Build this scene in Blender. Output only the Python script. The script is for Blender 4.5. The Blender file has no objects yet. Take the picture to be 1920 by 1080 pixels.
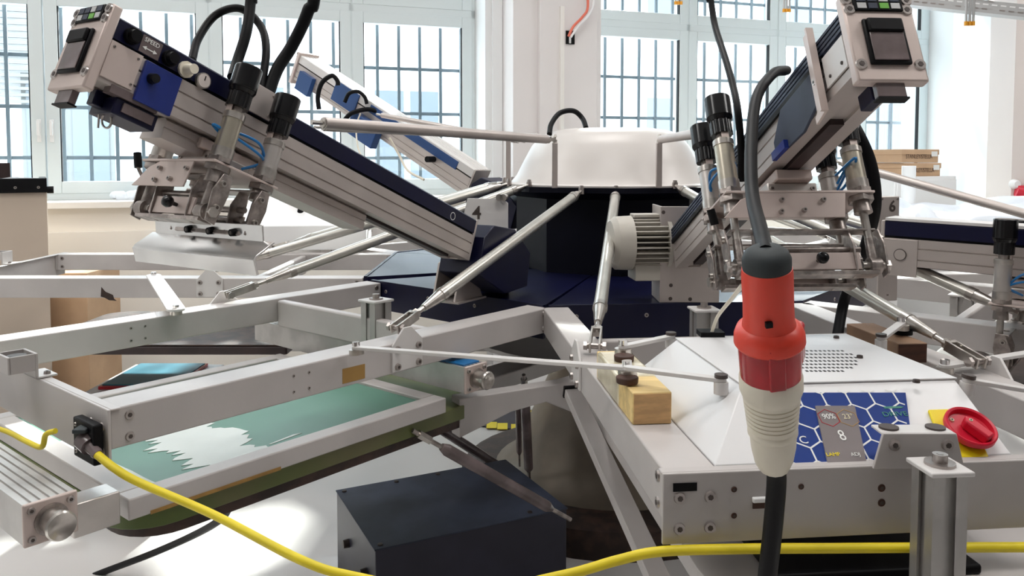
import bpy, bmesh, math, random
from mathutils import Vector, Matrix, Euler
random.seed(7)
PI = math.pi
SC = bpy.context.scene
COL = SC.collection

# ---------------------------------------------------------------- camera
FPX = 1500.0
PITCH = math.radians(3.0)
CY = 378.6
CAMZ = 1.45
cam_d = bpy.data.cameras.new('camera')
cam = bpy.data.objects.new('camera', cam_d)
COL.objects.link(cam)
cam.location = (0, 0, CAMZ)
cam.rotation_euler = (PI / 2 - PITCH, 0, 0)
cam_d.sensor_width = 36
cam_d.lens = 36 * FPX / 1920
cam_d.shift_y = -(540 - CY) / 1920
cam_d.clip_start = 0.02
cam_d.clip_end = 200
SC.camera = cam

# ---------------------------------------------------------------- world and light
SC.view_settings.view_transform = 'Standard'
SC.view_settings.look = 'None'
SC.view_settings.gamma = 1
SC.view_settings.exposure = 0.48
SC.view_settings.use_curve_mapping = False
wd = bpy.data.worlds.new('sky')
SC.world = wd
wd.use_nodes = True
wn = wd.node_tree
for n in list(wn.nodes): wn.nodes.remove(n)
wo = wn.nodes.new('ShaderNodeOutputWorld')
wb = wn.nodes.new('ShaderNodeBackground')
wb.inputs[0].default_value = (0.86, 0.93, 1.0, 1)
wb.inputs[1].default_value = 6.0
wn.links.new(wb.outputs[0], wo.inputs[0])

def light_sun(energy, toward, angle=0.6, color=(1, .96, .9)):
    l = bpy.data.lights.new('sun', 'SUN')
    l.energy = energy; l.angle = math.radians(angle); l.color = color
    o = bpy.data.objects.new('sun', l); COL.objects.link(o)
    o.rotation_euler = Vector(toward).to_track_quat('-Z', 'Y').to_euler()
    return o
light_sun(16.0, (-0.12, -0.86, -0.485), 2.5)

def light_area(x, y, z, sx, sy, power, color=(1, .97, .94)):
    l = bpy.data.lights.new('fill_light', 'AREA')
    l.shape = 'RECTANGLE'; l.size = sx; l.size_y = sy; l.energy = power; l.color = color
    o = bpy.data.objects.new('fill_light', l); COL.objects.link(o)
    o.location = (x, y, z)
    return o
for (lx, ly) in ((-2.6, 3.2), (0.3, 3.2), (3.2, 3.4), (-2.6, 1.0), (0.3, 1.0), (3.2, 1.0)):
    light_area(lx, ly, 3.93, 1.5, 0.5, 24)  # unseen fill lights added under the ceiling to brighten the room

# ---------------------------------------------------------------- helpers
def ray(px, py):
    c, s = math.cos(PITCH), math.sin(PITCH)
    dx = (px - 960) / FPX; dy = -(py - CY) / FPX
    return Vector((dx, c + dy * s, -s + dy * c))
CAM = Vector((0, 0, CAMZ))
def at(px, py, d):
    r = ray(px, py); return CAM + r * (d / r.y)
def atz(px, py, z):
    r = ray(px, py); return CAM + r * ((z - CAMZ) / r.z)
def atp(px, py, o, n):
    r = ray(px, py); return CAM + r * ((Vector(o) - CAM).dot(n) / r.dot(n))

MATS = {}
def mat(name, col, rough=0.5, metal=0.0, var=0.0, scale=8.0, bump=0.0, bscale=60.0, col2=None, spec=0.5,
        emit=None, estr=0.0, trans=0.0, alpha=1.0, coat=0.0, stretch=None, vlo=.42, vhi=.62):
    m = bpy.data.materials.new(name); m.use_nodes = True
    nt = m.node_tree; p = nt.nodes['Principled BSDF']
    p.inputs['Base Color'].default_value = (*col, 1)
    p.inputs['Roughness'].default_value = rough
    p.inputs['Metallic'].default_value = metal
    p.inputs['Specular IOR Level'].default_value = spec
    p.inputs['Coat Weight'].default_value = coat
    if trans: p.inputs['Transmission Weight'].default_value = trans
    if alpha < 1: p.inputs['Alpha'].default_value = alpha
    if emit:
        p.inputs['Emission Color'].default_value = (*emit, 1); p.inputs['Emission Strength'].default_value = estr
    tc = nt.nodes.new('ShaderNodeTexCoord')
    src = tc.outputs['Object']
    if stretch:
        mp = nt.nodes.new('ShaderNodeMapping'); mp.inputs['Scale'].default_value = stretch
        nt.links.new(src, mp.inputs[0]); src = mp.outputs[0]
    if var > 0 or col2:
        nz = nt.nodes.new('ShaderNodeTexNoise'); nz.inputs['Scale'].default_value = scale; nz.inputs['Detail'].default_value = 4
        nt.links.new(src, nz.inputs[0])
        rp = nt.nodes.new('ShaderNodeValToRGB')
        c2 = col2 if col2 else tuple(max(0, c * (1 - var)) for c in col)
        rp.color_ramp.elements[0].position = vlo; rp.color_ramp.elements[1].position = vhi
        rp.color_ramp.elements[0].color = (*c2, 1); rp.color_ramp.elements[1].color = (*col, 1)
        nt.links.new(nz.outputs[0], rp.inputs[0]); nt.links.new(rp.outputs[0], p.inputs['Base Color'])
    if bump > 0:
        nb = nt.nodes.new('ShaderNodeTexNoise'); nb.inputs['Scale'].default_value = bscale; nb.inputs['Detail'].default_value = 3
        nt.links.new(src, nb.inputs[0])
        b = nt.nodes.new('ShaderNodeBump'); b.inputs['Strength'].default_value = bump; b.inputs['Distance'].default_value = 0.01
        nt.links.new(nb.outputs[0], b.inputs['Height']); nt.links.new(b.outputs[0], p.inputs['Normal'])
    MATS[name] = m
    return m

M = MATS
mat('frame_paint', (.52, .485, .47), .45, .0, .10, 5, .02, 120)
mat('pale_paint', (.68, .655, .64), .38, 0, .05, 4)
mat('lid_paint', (.74, .735, .74), .4, 0, .03, 3)
mat('alu', (.60, .56, .53), .38, .75, .15, 12, .02, 200)
mat('alu_ext', (.55, .53, .51), .42, .7, .2, 10)
mat('arm_alu', (.56, .50, .47), .42, .55, .10, 6)
mat('pinkish_alu', (.62, .52, .48), .45, .35, .08, 6)
mat('steel', (.62, .58, .54), .28, .9, .25, 25, .03, 150)
mat('worn_steel', (.50, .44, .41), .34, .8, .45, 40, .08, 90)
mat('rod_steel', (.62, .60, .55), .3, .7, .12, 14)
mat('motor_paint', (.46, .43, .38), .5)
mat('motor_dark', (.05, .045, .04), .6)
mat('gold_steel', (.60, .55, .45), .3, .8, .2, 20)
mat('chrome', (.75, .74, .74), .1, 1.0)
mat('navy', (.0012, .002, .026), .36, 0, .25, 5, spec=.35)
mat('navy_bright', (.008, .025, .20), .35, 0, .15, 5)
mat('navy_black', (.0015, .002, .008), .55, 0, .3, 4, spec=.15)
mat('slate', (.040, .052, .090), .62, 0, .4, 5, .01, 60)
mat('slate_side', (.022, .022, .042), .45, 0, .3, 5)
mat('black', (.003, .003, .004), .5, spec=.16)
mat('pier_wall', (.70, .635, .605), .75, 0, .02, 2)
mat('black_rubber', (.004, .004, .005), .5, spec=.2)
mat('gloss_black', (.004, .004, .005), .2, spec=.4)
mat('dark_smoke', (.20, .155, .155), .2, 0, .4, 10)
mat('grey_plastic', (.04, .047, .05), .6, spec=.25)
mat('red', (.78, .055, .028), .38, 0, .08, 9)
mat('red_dark', (.50, .012, .022), .22, 0, .25, 16)
mat('switch_red', (.62, .008, .035), .4)
mat('yellow', (.88, .70, .01), .45, 0, .06, 8)
mat('cable_yellow', (.85, .68, .02), .5, 0, .12, 14)
mat('ivory', (.78, .72, .60), .45, 0, .06, 10, .02, 90)
mat('white', (.82, .82, .82), .5)
mat('label_white', (.8, .8, .78), .6)
mat('warm_plaster', (.42, .38, .36), .8)
mat('wood_brown', (.26, .15, .085), .6, 0, .3, 8)
mat('wall', (.80, .80, .80), .8, 0, .02, 2)
mat('cream', (.84, .79, .72), .7, 0, .03, 1.5)
mat('pilaster', (.76, .72, .71), .75, 0, .02, 2)
mat('upvc', (.68, .74, .75), .35)
mat('sill', (.84, .81, .77), .35)
mat('grille', (.10, .125, .15), .5)
mat('facade', (.75, .76, .78), .9, 0, .04, 1)
mat('facade_glass', (.13, .155, .18), .2)
mat('shutter', (.17, .18, .18), .7)
mat('floor', (.68, .66, .65), .3, 0, .06, .9, coat=.15)
mat('card', (.55, .36, .22), .75, 0, .08, 8)
mat('card_dark', (.42, .25, .14), .8)
mat('print_dark', (.10, .055, .035), .8)
mat('beige', (.50, .41, .33), .6, 0, .05, 3)
mat('dark_maroon', (.035, .018, .018), .5, 0, .4, 10)
mat('teal', (.005, .17, .25), .5)
mat('mid_blue', (.010, .055, .19), .35)
mat('mesh_green', (.115, .26, .195), .45, 0, .06, 4)
mat('ink_white', (.72, .77, .74), .5, 0, .05, 8)
mat('olive', (.17, .155, .055), .5, 0, .3, 4)
mat('pallet_green', (.085, .13, .012), .5, 0, .5, 3)
mat('olive_green', (.15, .135, .06), .5, 0, 0, 2.2, col2=(.085, .12, .022))
mat('rust_brown', (.055, .028, .02), .6, 0, .6, 18, .1, 60)
mat('ochre', (.38, .21, .05), .6, 0, .3, 20)
mat('wood', (.86, .63, .27), .6, 0, .2, 6, .03, 30, stretch=(1, 8, 8))
mat('wood_end', (.72, .44, .20), .65, 0, .25, 8, stretch=(2, 2, 9))
mat('wood_dark', (.075, .025, .012), .6, 0, .4, 8, stretch=(2, 2, 9))
mat('tape', (.80, .72, .52), .15, 0, .1, 20, .2, 25, coat=.6)
mat('hub_white', (.60, .565, .54), .35, 0, .03, 1.5)
mat('cone', (.27, .225, .175), .4, .25, .35, 3)
mat('cloth', (.80, .85, .92), .9, 0, .12, 6, .25, 12)
mat('blue_tube', (.01, .16, .42), .3)
mat('panel_blue', (.005, .035, .22), .25)
mat('screen_grey', (.24, .21, .21), .18, 0, .1, 6)
mat('cyan_green', (.03, .22, .16), .4)
mat('lime', (.14, .42, .05), .4)
mat('bottle', (.40, .68, .60), .12, trans=.35)
mat('orange', (.75, .33, .02), .4)
mat('red_cable', (.75, .16, .10), .4)
mat('tray', (.50, .50, .50), .4, .4)
mat('screw', (.42, .38, .36), .3, .85)
mat('screw_dark', (.06, .045, .04), .5)
mat('gauge', (.65, .58, .55), .25)
mat('blade', (.82, .81, .80), .22, .75, .12, 8)
mat('brass', (.45, .27, .09), .35, .7)
def glass_mat():
    m = bpy.data.materials.new('window_glass'); m.use_nodes = True; nt = m.node_tree
    for n in list(nt.nodes): nt.nodes.remove(n)
    o = nt.nodes.new('ShaderNodeOutputMaterial'); t = nt.nodes.new('ShaderNodeBsdfTransparent'); g = nt.nodes.new('ShaderNodeBsdfGlossy')
    t.inputs[0].default_value = (.93, .97, .97, 1); g.inputs['Roughness'].default_value = .02
    x = nt.nodes.new('ShaderNodeMixShader'); x.inputs[0].default_value = .05
    nt.links.new(t.outputs[0], x.inputs[1]); nt.links.new(g.outputs[0], x.inputs[2])
    nt.links.new(x.outputs[0], o.inputs[0]); MATS['glass'] = m
glass_mat()

WL = {}   # world location of each object by name
def _link(o, parent, loc):
    COL.objects.link(o)
    WL[o.name] = Vector(loc)
    if parent:
        o.parent = parent; o.location = Vector(loc) - WL[parent.name]
    else:
        o.location = loc
    return o
def tag(o, label=None, cat=None, group=None, kind=None):
    if label: o['label'] = label
    if cat: o['category'] = cat
    if group: o['group'] = group
    if kind: o['kind'] = kind
    return o
def empty(name, loc, label=None, cat=None, group=None, kind=None, parent=None):
    o = bpy.data.objects.new(name, None); o.empty_display_size = .05
    _link(o, parent, Vector(loc))
    return tag(o, label, cat, group, kind)

def FR(o, x, y=None, z=None):
    """frame from origin and two axes (x kept exact)"""
    x = Vector(x).normalized()
    if y is not None:
        y = Vector(y); y = (y - x * y.dot(x)).normalized(); z = x.cross(y)
    else:
        z = Vector(z); z = (z - x * z.dot(x)).normalized(); y = z.cross(x)
    return Matrix(((x.x, y.x, z.x, o[0]), (x.y, y.y, z.y, o[1]), (x.z, y.z, z.z, o[2]), (0, 0, 0, 1)))
I4 = Matrix.Identity(4)

class MB:
    def __init__(s, fr=None):
        s.v = []; s.f = []; s.fr = fr if fr is not None else I4
    def add(s, vs, fs, fr=None):
        b = len(s.v); fr = s.fr if fr is None else fr
        s.v += [fr @ Vector(p) for p in vs]
        s.f += [tuple(i + b for i in f) for f in fs]
        return s
    def box(s, x, y, z, fr=None):
        (a, b), (c, d), (e, f) = x, y, z
        if a > b: a, b = b, a
        if c > d: c, d = d, c
        if e > f: e, f = f, e
        return s.add([(a, c, e), (b, c, e), (b, d, e), (a, d, e), (a, c, f), (b, c, f), (b, d, f), (a, d, f)],
                     [(0, 3, 2, 1), (4, 5, 6, 7), (0, 1, 5, 4), (1, 2, 6, 5), (2, 3, 7, 6), (3, 0, 4, 7)], fr)
    def cyl(s, p0, p1, r0, r1=None, n=20, fr=None, rot=0):
        r1 = r0 if r1 is None else r1
        p0 = Vector(p0); p1 = Vector(p1); d = (p1 - p0).normalized()
        a = d.orthogonal().normalized(); b = d.cross(a)
        vs = []
        for p, r in ((p0, r0), (p1, r1)):
            for i in range(n):
                t = 2 * PI * i / n + rot
                vs.append(p + (a * math.cos(t) + b * math.sin(t)) * r)
        fs = [(i, (i + 1) % n, n + (i + 1) % n, n + i) for i in range(n)]
        fs += [tuple(range(n - 1, -1, -1)), tuple(range(n, 2 * n))]
        return s.add(vs, fs, fr)
    def tubep(s, pts, r, n=10, fr=None):
        pts = [Vector(p) for p in pts]; k = len(pts)
        rs = r if isinstance(r, (list, tuple)) else [r] * k
        t0 = (pts[1] - pts[0]).normalized(); a = t0.orthogonal().normalized()
        vs = []
        for i, p in enumerate(pts):
            t = (pts[min(i + 1, k - 1)] - pts[max(i - 1, 0)])
            t = t.normalized() if t.length > 1e-9 else t0
            a = (a - t * a.dot(t)).normalized(); b = t.cross(a)
            for j in range(n):
                q = 2 * PI * j / n
                vs.append(p + (a * math.cos(q) + b * math.sin(q)) * rs[i])
        fs = []
        for i in range(k - 1):
            for j in range(n):
                j2 = (j + 1) % n
                fs.append((i * n + j, i * n + j2, (i + 1) * n + j2, (i + 1) * n + j))
        fs += [tuple(range(n - 1, -1, -1)), tuple(range((k - 1) * n, k * n))]
        return s.add(vs, fs, fr)
    def curve(s, pts, r, n=10, seg=10, fr=None):
        return s.tubep(catmull(pts, seg), r, n, fr)
    def prism(s, poly, z0, z1, fr=None):
        n = len(poly)
        vs = [(p[0], p[1], z0) for p in poly] + [(p[0], p[1], z1) for p in poly]
        fs = [tuple(range(n - 1, -1, -1)), tuple(range(n, 2 * n))]
        fs += [(i, (i + 1) % n, n + (i + 1) % n, n + i) for i in range(n)]
        return s.add(vs, fs, fr)
    def lathe(s, prof, n=32, fr=None):
        """profile (r, z) about the frame's z"""
        k = len(prof); vs = []
        for (r, z) in prof:
            for i in range(n):
                t = 2 * PI * i / n; vs.append((r * math.cos(t), r * math.sin(t), z))
        fs = []
        for j in range(k - 1):
            for i in range(n):
                i2 = (i + 1) % n; fs.append((j * n + i, j * n + i2, (j + 1) * n + i2, (j + 1) * n + i))
        fs += [tuple(range(n - 1, -1, -1)), tuple(range((k - 1) * n, k * n))]
        return s.add(vs, fs, fr)
    def bolt(s, p, nrm, r=.006, h=.004, fr=None):
        p = Vector(p); nrm = Vector(nrm).normalized()
        s.cyl(p, p + nrm * h, r, r * .85, 14, fr)
        s.cyl(p + nrm * h, p + nrm * (h + .0006), r * .45, r * .45, 6, fr)
        return s
    def bolts(s, m, parent, name='bolt'):
        bolt_objs(getattr(s, 'bl', []), m, parent, name, s.fr)
    def build(s, name, m, parent=None, bevel=0, bsub=2, label=None, **kw):
        pts = [Vector(v) for v in s.v]
        lo = Vector((min(p.x for p in pts), min(p.y for p in pts), min(p.z for p in pts)))
        hi = Vector((max(p.x for p in pts), max(p.y for p in pts), max(p.z for p in pts)))
        org = Vector(((lo.x + hi.x) / 2, (lo.y + hi.y) / 2, lo.z))
        me = bpy.data.meshes.new(name)
        me.from_pydata([tuple(p - org) for p in pts], [], s.f)
        bm = bmesh.new(); bm.from_mesh(me)
        bmesh.ops.recalc_face_normals(bm, faces=bm.faces); bm.to_mesh(me); bm.free()
        for p in me.polygons: p.use_smooth = True
        me.set_sharp_from_angle(angle=math.radians(35))
        me.materials.append(MATS[m] if isinstance(m, str) else m)
        o = bpy.data.objects.new(name, me)
        _link(o, parent, org)
        if bevel:
            b = o.modifiers.new('bevel', 'BEVEL'); b.width = bevel; b.segments = bsub; b.limit_method = 'ANGLE'; b.angle_limit = math.radians(40)
            b.harden_normals = False
        if label: o['label'] = label
        tag(o, **kw)
        return o
_BM = {}
def bolt_obj(p, n, r, h, m, parent, name='bolt'):
    k = (round(r, 4), round(h, 4), m, name)
    if k not in _BM:
        b = MB().cyl((0, 0, 0), (0, 0, h), r, r * .88, 14).cyl((0, 0, h - .0003), (0, 0, h + .0006), r * .48, n=6)
        o = b.build(name, m); me_ = o.data
        me_.materials.append(MATS['screw_dark'])
        for p_ in me_.polygons:
            if p_.center.z > h + .0001: p_.material_index = 1
        _BM[k] = me_; bpy.data.objects.remove(o)
    o = bpy.data.objects.new(name, _BM[k])
    _link(o, parent, Vector(p))
    o.rotation_mode = 'QUATERNION'
    o.rotation_quaternion = Vector(n).normalized().to_track_quat('Z', 'Y')
    return o
class BL:
    """collects bolts in a frame, each becomes an object of its own"""
    def __init__(s, fr=None): s.fr = fr if fr is not None else I4; s.l = []
    def bolt(s, p, n, r=.006, h=.004): s.l.append((p, n, r, h)); return s
    def build(s, name, m, parent, **k):
        R = s.fr.to_3x3()
        for p, n, r, h in s.l: bolt_obj(s.fr @ Vector(p), R @ Vector(n), r, h, m, parent, 'screw' if 'screw' in name else 'bolt')
def catmull(pts, seg=10):
    P = [Vector(p) for p in pts]
    P = [P[0] * 2 - P[1]] + P + [P[-1] * 2 - P[-2]]
    out = []
    for i in range(1, len(P) - 2):
        a, b, c, d = P[i - 1], P[i], P[i + 1], P[i + 2]
        for j in range(seg):
            t = j / seg
            out.append(.5 * ((2 * b) + (c - a) * t + (2 * a - 5 * b + 4 * c - d) * t * t + (3 * b - a - 3 * c + d) * t ** 3))
    out.append(P[-2]); return out
def text(name, s, size, fr, m, parent, depth=.0004, align='CENTER', label=None, bold=0.0, sx=1.0):
    cu = bpy.data.curves.new(name, 'FONT'); cu.body = s; cu.size = size; cu.extrude = depth; cu.align_x = align; cu.align_y = 'CENTER'
    cu.offset = bold; cu.resolution_u = 3
    o = bpy.data.objects.new(name + '_tmp', cu); COL.objects.link(o)
    dg = bpy.context.evaluated_depsgraph_get()
    me = bpy.data.meshes.new_from_object(o.evaluated_get(dg))
    bpy.data.objects.remove(o)
    me.transform(Matrix.Diagonal((sx, 1, 1, 1)))
    me.transform(fr)
    c = fr.translation.copy()
    me.transform(Matrix.Translation(-c))
    me.materials.clear(); me.materials.append(MATS[m])
    t = bpy.data.objects.new(name, me); _link(t, parent, c)
    if label: t['label'] = label
    return t

# ================================================================ ROOM
WA = math.atan(.34)
WO = Vector((0, 6.0, 0)); WS = Vector((math.cos(WA), math.sin(WA), 0)); WNm = Vector((math.sin(WA), -math.cos(WA), 0))
# wall frame: x along wall (to the right), y into the wall (away from room), z up ; glass plane at y=0
WF = FR(WO, WS, z=(0, 0, 1))
def ws(px, off=0.0, py=300):
    """s coordinate on the wall plane (offset towards outside) seen at a pixel column"""
    o = WO - WNm * off
    p = atp(px, py, o, WNm); return (p - WO).dot(WS)
def wz(px, py, off=0.0):
    return atp(px, py, WO - WNm * off, WNm).z
RV = -.30        # room face of the wall, in front of the glass plane
Z0, Z1 = 1.22, 3.45
SL0, SL1 = ws(-330), ws(888)
SR0, SR1 = ws(1085), ws(1728)
RP = [(-4.6, -5.2), (8.3, -5.2), (8.3, 6 + .34 * 8.3 + .1), (-4.6, 6 - .34 * 4.6 + .1)]
MB().prism(RP, -.1, 0).build('floor', 'floor', kind='structure')
MB().prism(RP, 4.0, 4.1).build('ceiling', 'wall', kind='structure')
w = MB(WF)
w.box((SL0 - 1.5, 8.8), (RV, .25), (Z1, 4.0))
w.box((SL0 - 1.5, SL0), (RV, .25), (0, Z1))
w.box((SL1, SR0), (RV, .25), (0, Z1))
w.box((SR1, 8.8), (RV, .25), (0, Z1))
w.build('wall_back', 'wall', kind='structure')
MB(WF).box((SL0, SL1), (RV, .25), (0, 1.16)).box((SR0, SR1), (RV, .25), (0, 1.16)).build('wall_back_parapet', 'cream', kind='structure')
MB(WF).box((SL0, SL1), (RV - .05, .02), (1.16, 1.20)).build('trim_1', 'sill', kind='structure', bevel=.004)
MB(WF).box((SR0, SR1), (RV - .05, .02), (1.16, 1.20)).build('trim_2', 'sill', kind='structure', bevel=.004)
# radiator casing under the left window sill
MB(WF).box((SL0, SL1), (RV - .03, RV), (0, 1.02)).build('trim_3', 'cream', kind='structure', bevel=.003)
# pilaster between the windows
PF = -.55
a0, a1 = ws(962, PF), ws(1126, PF)
MB(WF).box((a0, a1), (PF, RV), (0, 4.0)).build('trim_4', 'pilaster', kind='structure', bevel=.004)
b0, b1 = ws(1013, PF - .06), ws(1048, PF - .06)
MB(WF).box((b0, ws(1120, PF - .06)), (PF - .05, PF), (0, 4.0)).build('trim_5', 'pilaster', kind='structure', bevel=.004)
MB(WF).box((ws(1049, PF - .06), ws(1056, PF - .06)), (PF - .075, PF - .05), (0, wz(1050, 12, PF - .06))).build('trim_6', 'sill', kind='structure')
MB(WF).box((ws(922, RV), ws(940, RV)), (RV - .03, RV), (0, 4.0)).build('trim_7', 'wall', kind='structure')
# right hand walls
r0 = WF @ Vector((SR1, .25, 0)); r1 = WF @ Vector((SR1, RV, 0))
c1 = at(1850, 300, 5.3)
MB().prism([(r1.x, r1.y), (c1.x, c1.y), (c1.x + .35, c1.y), (r1.x + .35, r1.y + .05)], 0, 4.0).build('wall_right', 'wall', kind='structure')
c2 = at(2150, 300, 4.6)
MB().prism([(c1.x, c1.y), (c1.x - .02, c1.y - .3), (c2.x + 1.8, c2.y + .0), (c2.x + 1.8, c2.y + 1.0), (c1.x + .3, c1.y + .25)], 0, 4.0).build('wall_right_pier', 'pier_wall', kind='structure')
l0 = WF @ Vector((SL0 - 1.5, 0, 0))
MB().box((-4.6, -4.5), (-5.2, 4.6), (0, 4.0)).build('wall_left', 'wall', kind='structure')
MB().box((8.2, 8.3), (-5.2, 8.6), (0, 4.0)).build('wall_far_right', 'wall', kind='structure')
MB().box((-4.6, 8.3), (-5.3, -5.2), (0, 4.0)).build('wall_fill_block', 'warm_plaster', kind='structure')  # unseen wall behind the camera, added and toned dark to cut front fill

# ---- windows
def sash(parent, s0, s1, z0, z1, fw=.075, deep=.07, y=-.02, name='sash', handle=None):
    f = MB(WF)
    f.box((s0, s0 + fw), (y - deep / 2, y + deep / 2), (z0, z1)).box((s1 - fw, s1), (y - deep / 2, y + deep / 2), (z0, z1))
    f.box((s0 + fw, s1 - fw), (y - deep / 2, y + deep / 2), (z0, z0 + fw)).box((s0 + fw, s1 - fw), (y - deep / 2, y + deep / 2), (z1 - fw, z1))
    o = f.build(name, 'upvc', parent, bevel=.004)
    MB(WF).box((s0 + fw, s1 - fw), (y + .004, y + .012), (z0 + fw, z1 - fw)).build('pane', 'glass', o)
    g = .006
    MB(WF).box((s0 + fw, s0 + fw + g), (y - .03, y + .002), (z0 + fw, z1 - fw)).box((s1 - fw - g, s1 - fw), (y - .03, y + .002), (z0 + fw, z1 - fw)).build('gasket', 'black_rubber', o)
    if handle is not None:
        h = MB(WF); h.box((handle - .012, handle + .012), (y - deep / 2 - .008, y - deep / 2), (1.56, 1.70))
        h.box((handle - .008, handle + .008), (y - deep / 2 - .035, y - deep / 2 - .02), (1.60, 1.69)).cyl((handle, y - deep / 2 - .03, 1.68), (handle, y - deep / 2, 1.68), .007)
        h.build('handle', 'white', o, bevel=.002)
    return o
ZT = 2.50
for nm, S0, S1, cuts in (('window_1', SL0, SL1, [ws(-180), ws(91), ws(397), ws(660)]), ('window_2', SR0, SR1, [ws(1282), ws(1447), ws(1600)])):
    wn_ = empty(nm, WF @ Vector(((S0 + S1) / 2, 0, 1.2)), kind='structure')
    f = MB(WF)
    f.box((S0, S1), (-.05, .06), (1.20, 1.245)).box((S0, S1), (-.05, .06), (ZT - .03, ZT + .03)).box((S0, S1), (-.05, .06), (3.40, Z1))
    f.box((S0, S0 + .03), (-.05, .06), (1.2, Z1)).box((S1 - .03, S1), (-.05, .06), (1.2, Z1))
    for i, c in enumerate(cuts):
        if nm == 'window_1' and i in (0, 2, 3) or nm == 'window_2':
            f.box((c - .02, c + .02), (-.05, .06), (1.2, Z1))
    f.build('window_frame', 'upvc', wn_, bevel=.003)
    xs = [S0 + .02] + cuts + [S1 - .02]
    for i in range(len(xs) - 1):
        hd = None
        if nm == 'window_1' and i == 1: hd = xs[2] - .035
        if nm == 'window_1' and i == 2: hd = xs[2] + .035
        sash(wn_, xs[i] + .004, xs[i + 1] - .004, 1.24, ZT - .025, handle=hd)
        sash(wn_, xs[i] + .004, xs[i + 1] - .004, ZT + .025, 3.41)
# ---- guards outside
def grille(S0, S1, lab):
    g = empty('window_grille', WF @ Vector(((S0 + S1) / 2, .32, 1.1)), lab, 'window grille')
    n = int((S1 - S0) / .155)
    me = None
    for i in range(n + 1):
        s = S0 + (S1 - S0) * i / n
        if me is None:
            o = MB(WF).box((s - .011, s + .011), (.31, .325), (1.0, 3.5)).build('bar', 'grille', g); me = o.data; first = (s, WL[o.name].copy())
        else:
            o = bpy.data.objects.new('bar', me); _link(o, g, first[1] + WS * (s - first[0]))
    for k in range(8):
        z = 1.13 + k * .335
        MB(WF).box((S0 - .05, S1 + .05), (.325, .34), (z - .012, z + .012)).build('cross_bar', 'grille', g)
grille(SL0 - .1, SL1 + .15, 'dark steel security grille outside the left hand windows')
grille(SR0 - .1, SR1 + .1, 'dark steel security grille outside the right hand windows')
# ---- building across the street
bd = empty('apartment_building', WF @ Vector((1, 6.5, -1)), 'pale building across the street seen through the windows', 'building')
MB(WF).box((-13, 19), (6.5, 7.5), (-1, 4.8)).build('wall', 'facade', bd)
for i in range(12):
    s = -11 + i * 2.3
    for z in (.9, 3.6):
        fm = MB(WF).box((s - .55, s + .55), (6.46, 6.5), (z, z + 1.7)).build('window', 'shutter' if (i % 3 == 0) else 'label_white', bd)
        for q in (-.27, .27):
            MB(WF).box((s + q - .22, s + q + .22), (6.44, 6.46), (z + .1, z + 1.6)).build('pane', 'facade_glass', fm)
sh = MB(WF)
for k in range(26):
    sh.box((-5.9, -4.4), (6.40, 6.45), (2.2 + k * .085, 2.24 + k * .085))
sh.build('louvre', 'shutter', bd, kind='stuff')
MB(WF).box((-13, 19), (.3, 6.5), (-1.05, -.95)).build('street', 'facade', kind='structure')

# ================================================================ PRESS: station frames
HUB = Vector((.42, 3.45, 0))
def SF(deg, off=0.0):
    a = math.radians(deg + off)
    return FR(HUB, (math.sin(a), -math.cos(a), 0), z=(0, 0, 1))
ZF = 1.0
BW, BH = .08, .075
STN = {'A': (-40, 2.29), 'B': (-90, 2.60), 'C': (5.6, 2.29), 'D': (50, 2.40), 'E': (-135, 2.29), 'F': (95, 2.29), 'G': (140, 2.29), 'H': (180, 2.29)}
VB = .385
STL = {'A': 'near left', 'B': 'far left', 'C': 'front right', 'D': 'right', 'E': 'rear left', 'F': 'far right', 'G': 'rear right', 'H': 'rearmost'}
STO = {}
for k, (deg, R) in STN.items():
    F = SF(deg)
    t = STO[k] = empty('frame_station', F @ Vector((1.6, 0, ZF - .1)),
              {'A': 'grey steel screen frame arm pointing to lower left, over the green screen',
               'B': 'grey steel frame arm running straight to the left edge behind the green screen one',
               'C': 'grey steel frame arm coming toward the viewer carrying the white control cabinet',
               'D': 'grey steel frame arm at right edge below the level numbered printing arm',
               'E': 'grey steel frame arm behind hub pointing back toward the left windows',
               'F': 'grey steel frame arm far right behind the number plate',
               'G': 'grey steel frame arm behind hub pointing back toward the boxes',
               'H': 'grey steel frame arm straight behind the white hub dome'}[k], 'machine frame')
    for sgn in (-1, 1):
        v = sgn * VB
        b = MB(F).box((.99, R), (v - BW / 2, v + BW / 2), (ZF - BH, ZF)).build('side_bar', 'frame_paint', t, bevel=.003)
        s = BL(F)
        for (u, zz) in ((R - .035, ZF - .018), (R - .035, ZF - .058), (1.01, ZF - .015), (1.01, ZF - .06)):
            s.bolt((u, v + sgn * BW / 2, zz), (0, sgn, 0), .009, .003)
            s.bolt((u, v - sgn * BW / 2, zz), (0, -sgn, 0), .009, .003)
        if k == 'A':
            for (u, zz) in ((1.90, ZF - .02), (1.90, ZF - .055), (1.86, ZF - .055), (1.86, ZF - .02)):
                s.bolt((u, v + sgn * BW / 2, zz), (0, sgn, 0), .004, .001); s.bolt((u, v - sgn * BW / 2, zz), (0, -sgn, 0), .004, .001)
        s.build('bolts', 'screw', b)
    e = MB(F)
    e.box((R, R + .006), (-.43, .43), (ZF - .103, ZF + .001)).box((R - .018, R), (-.43, .43), (ZF - .003, ZF + .001))
    ep = e.build('end_plate', 'frame_paint', t, bevel=.0015)
    # inner cross wall
    MB(F).box((1.40, 1.43), (-.344, .344), (ZF - .09, ZF - .005)).build('cross_wall', 'frame_paint', t, bevel=.006)
    if k in 'ABCD':
        s = BL(F)
        for sg in (-1, 1):
            for (dv, dz) in ((.405, .035), (.36, .035), (.405, .08), (.36, .08)):
                s.bolt((R + .006, sg * dv, ZF - dz), (1, 0, 0), .009, .003)
        s.build('bolts', 'screw', ep)
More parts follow.
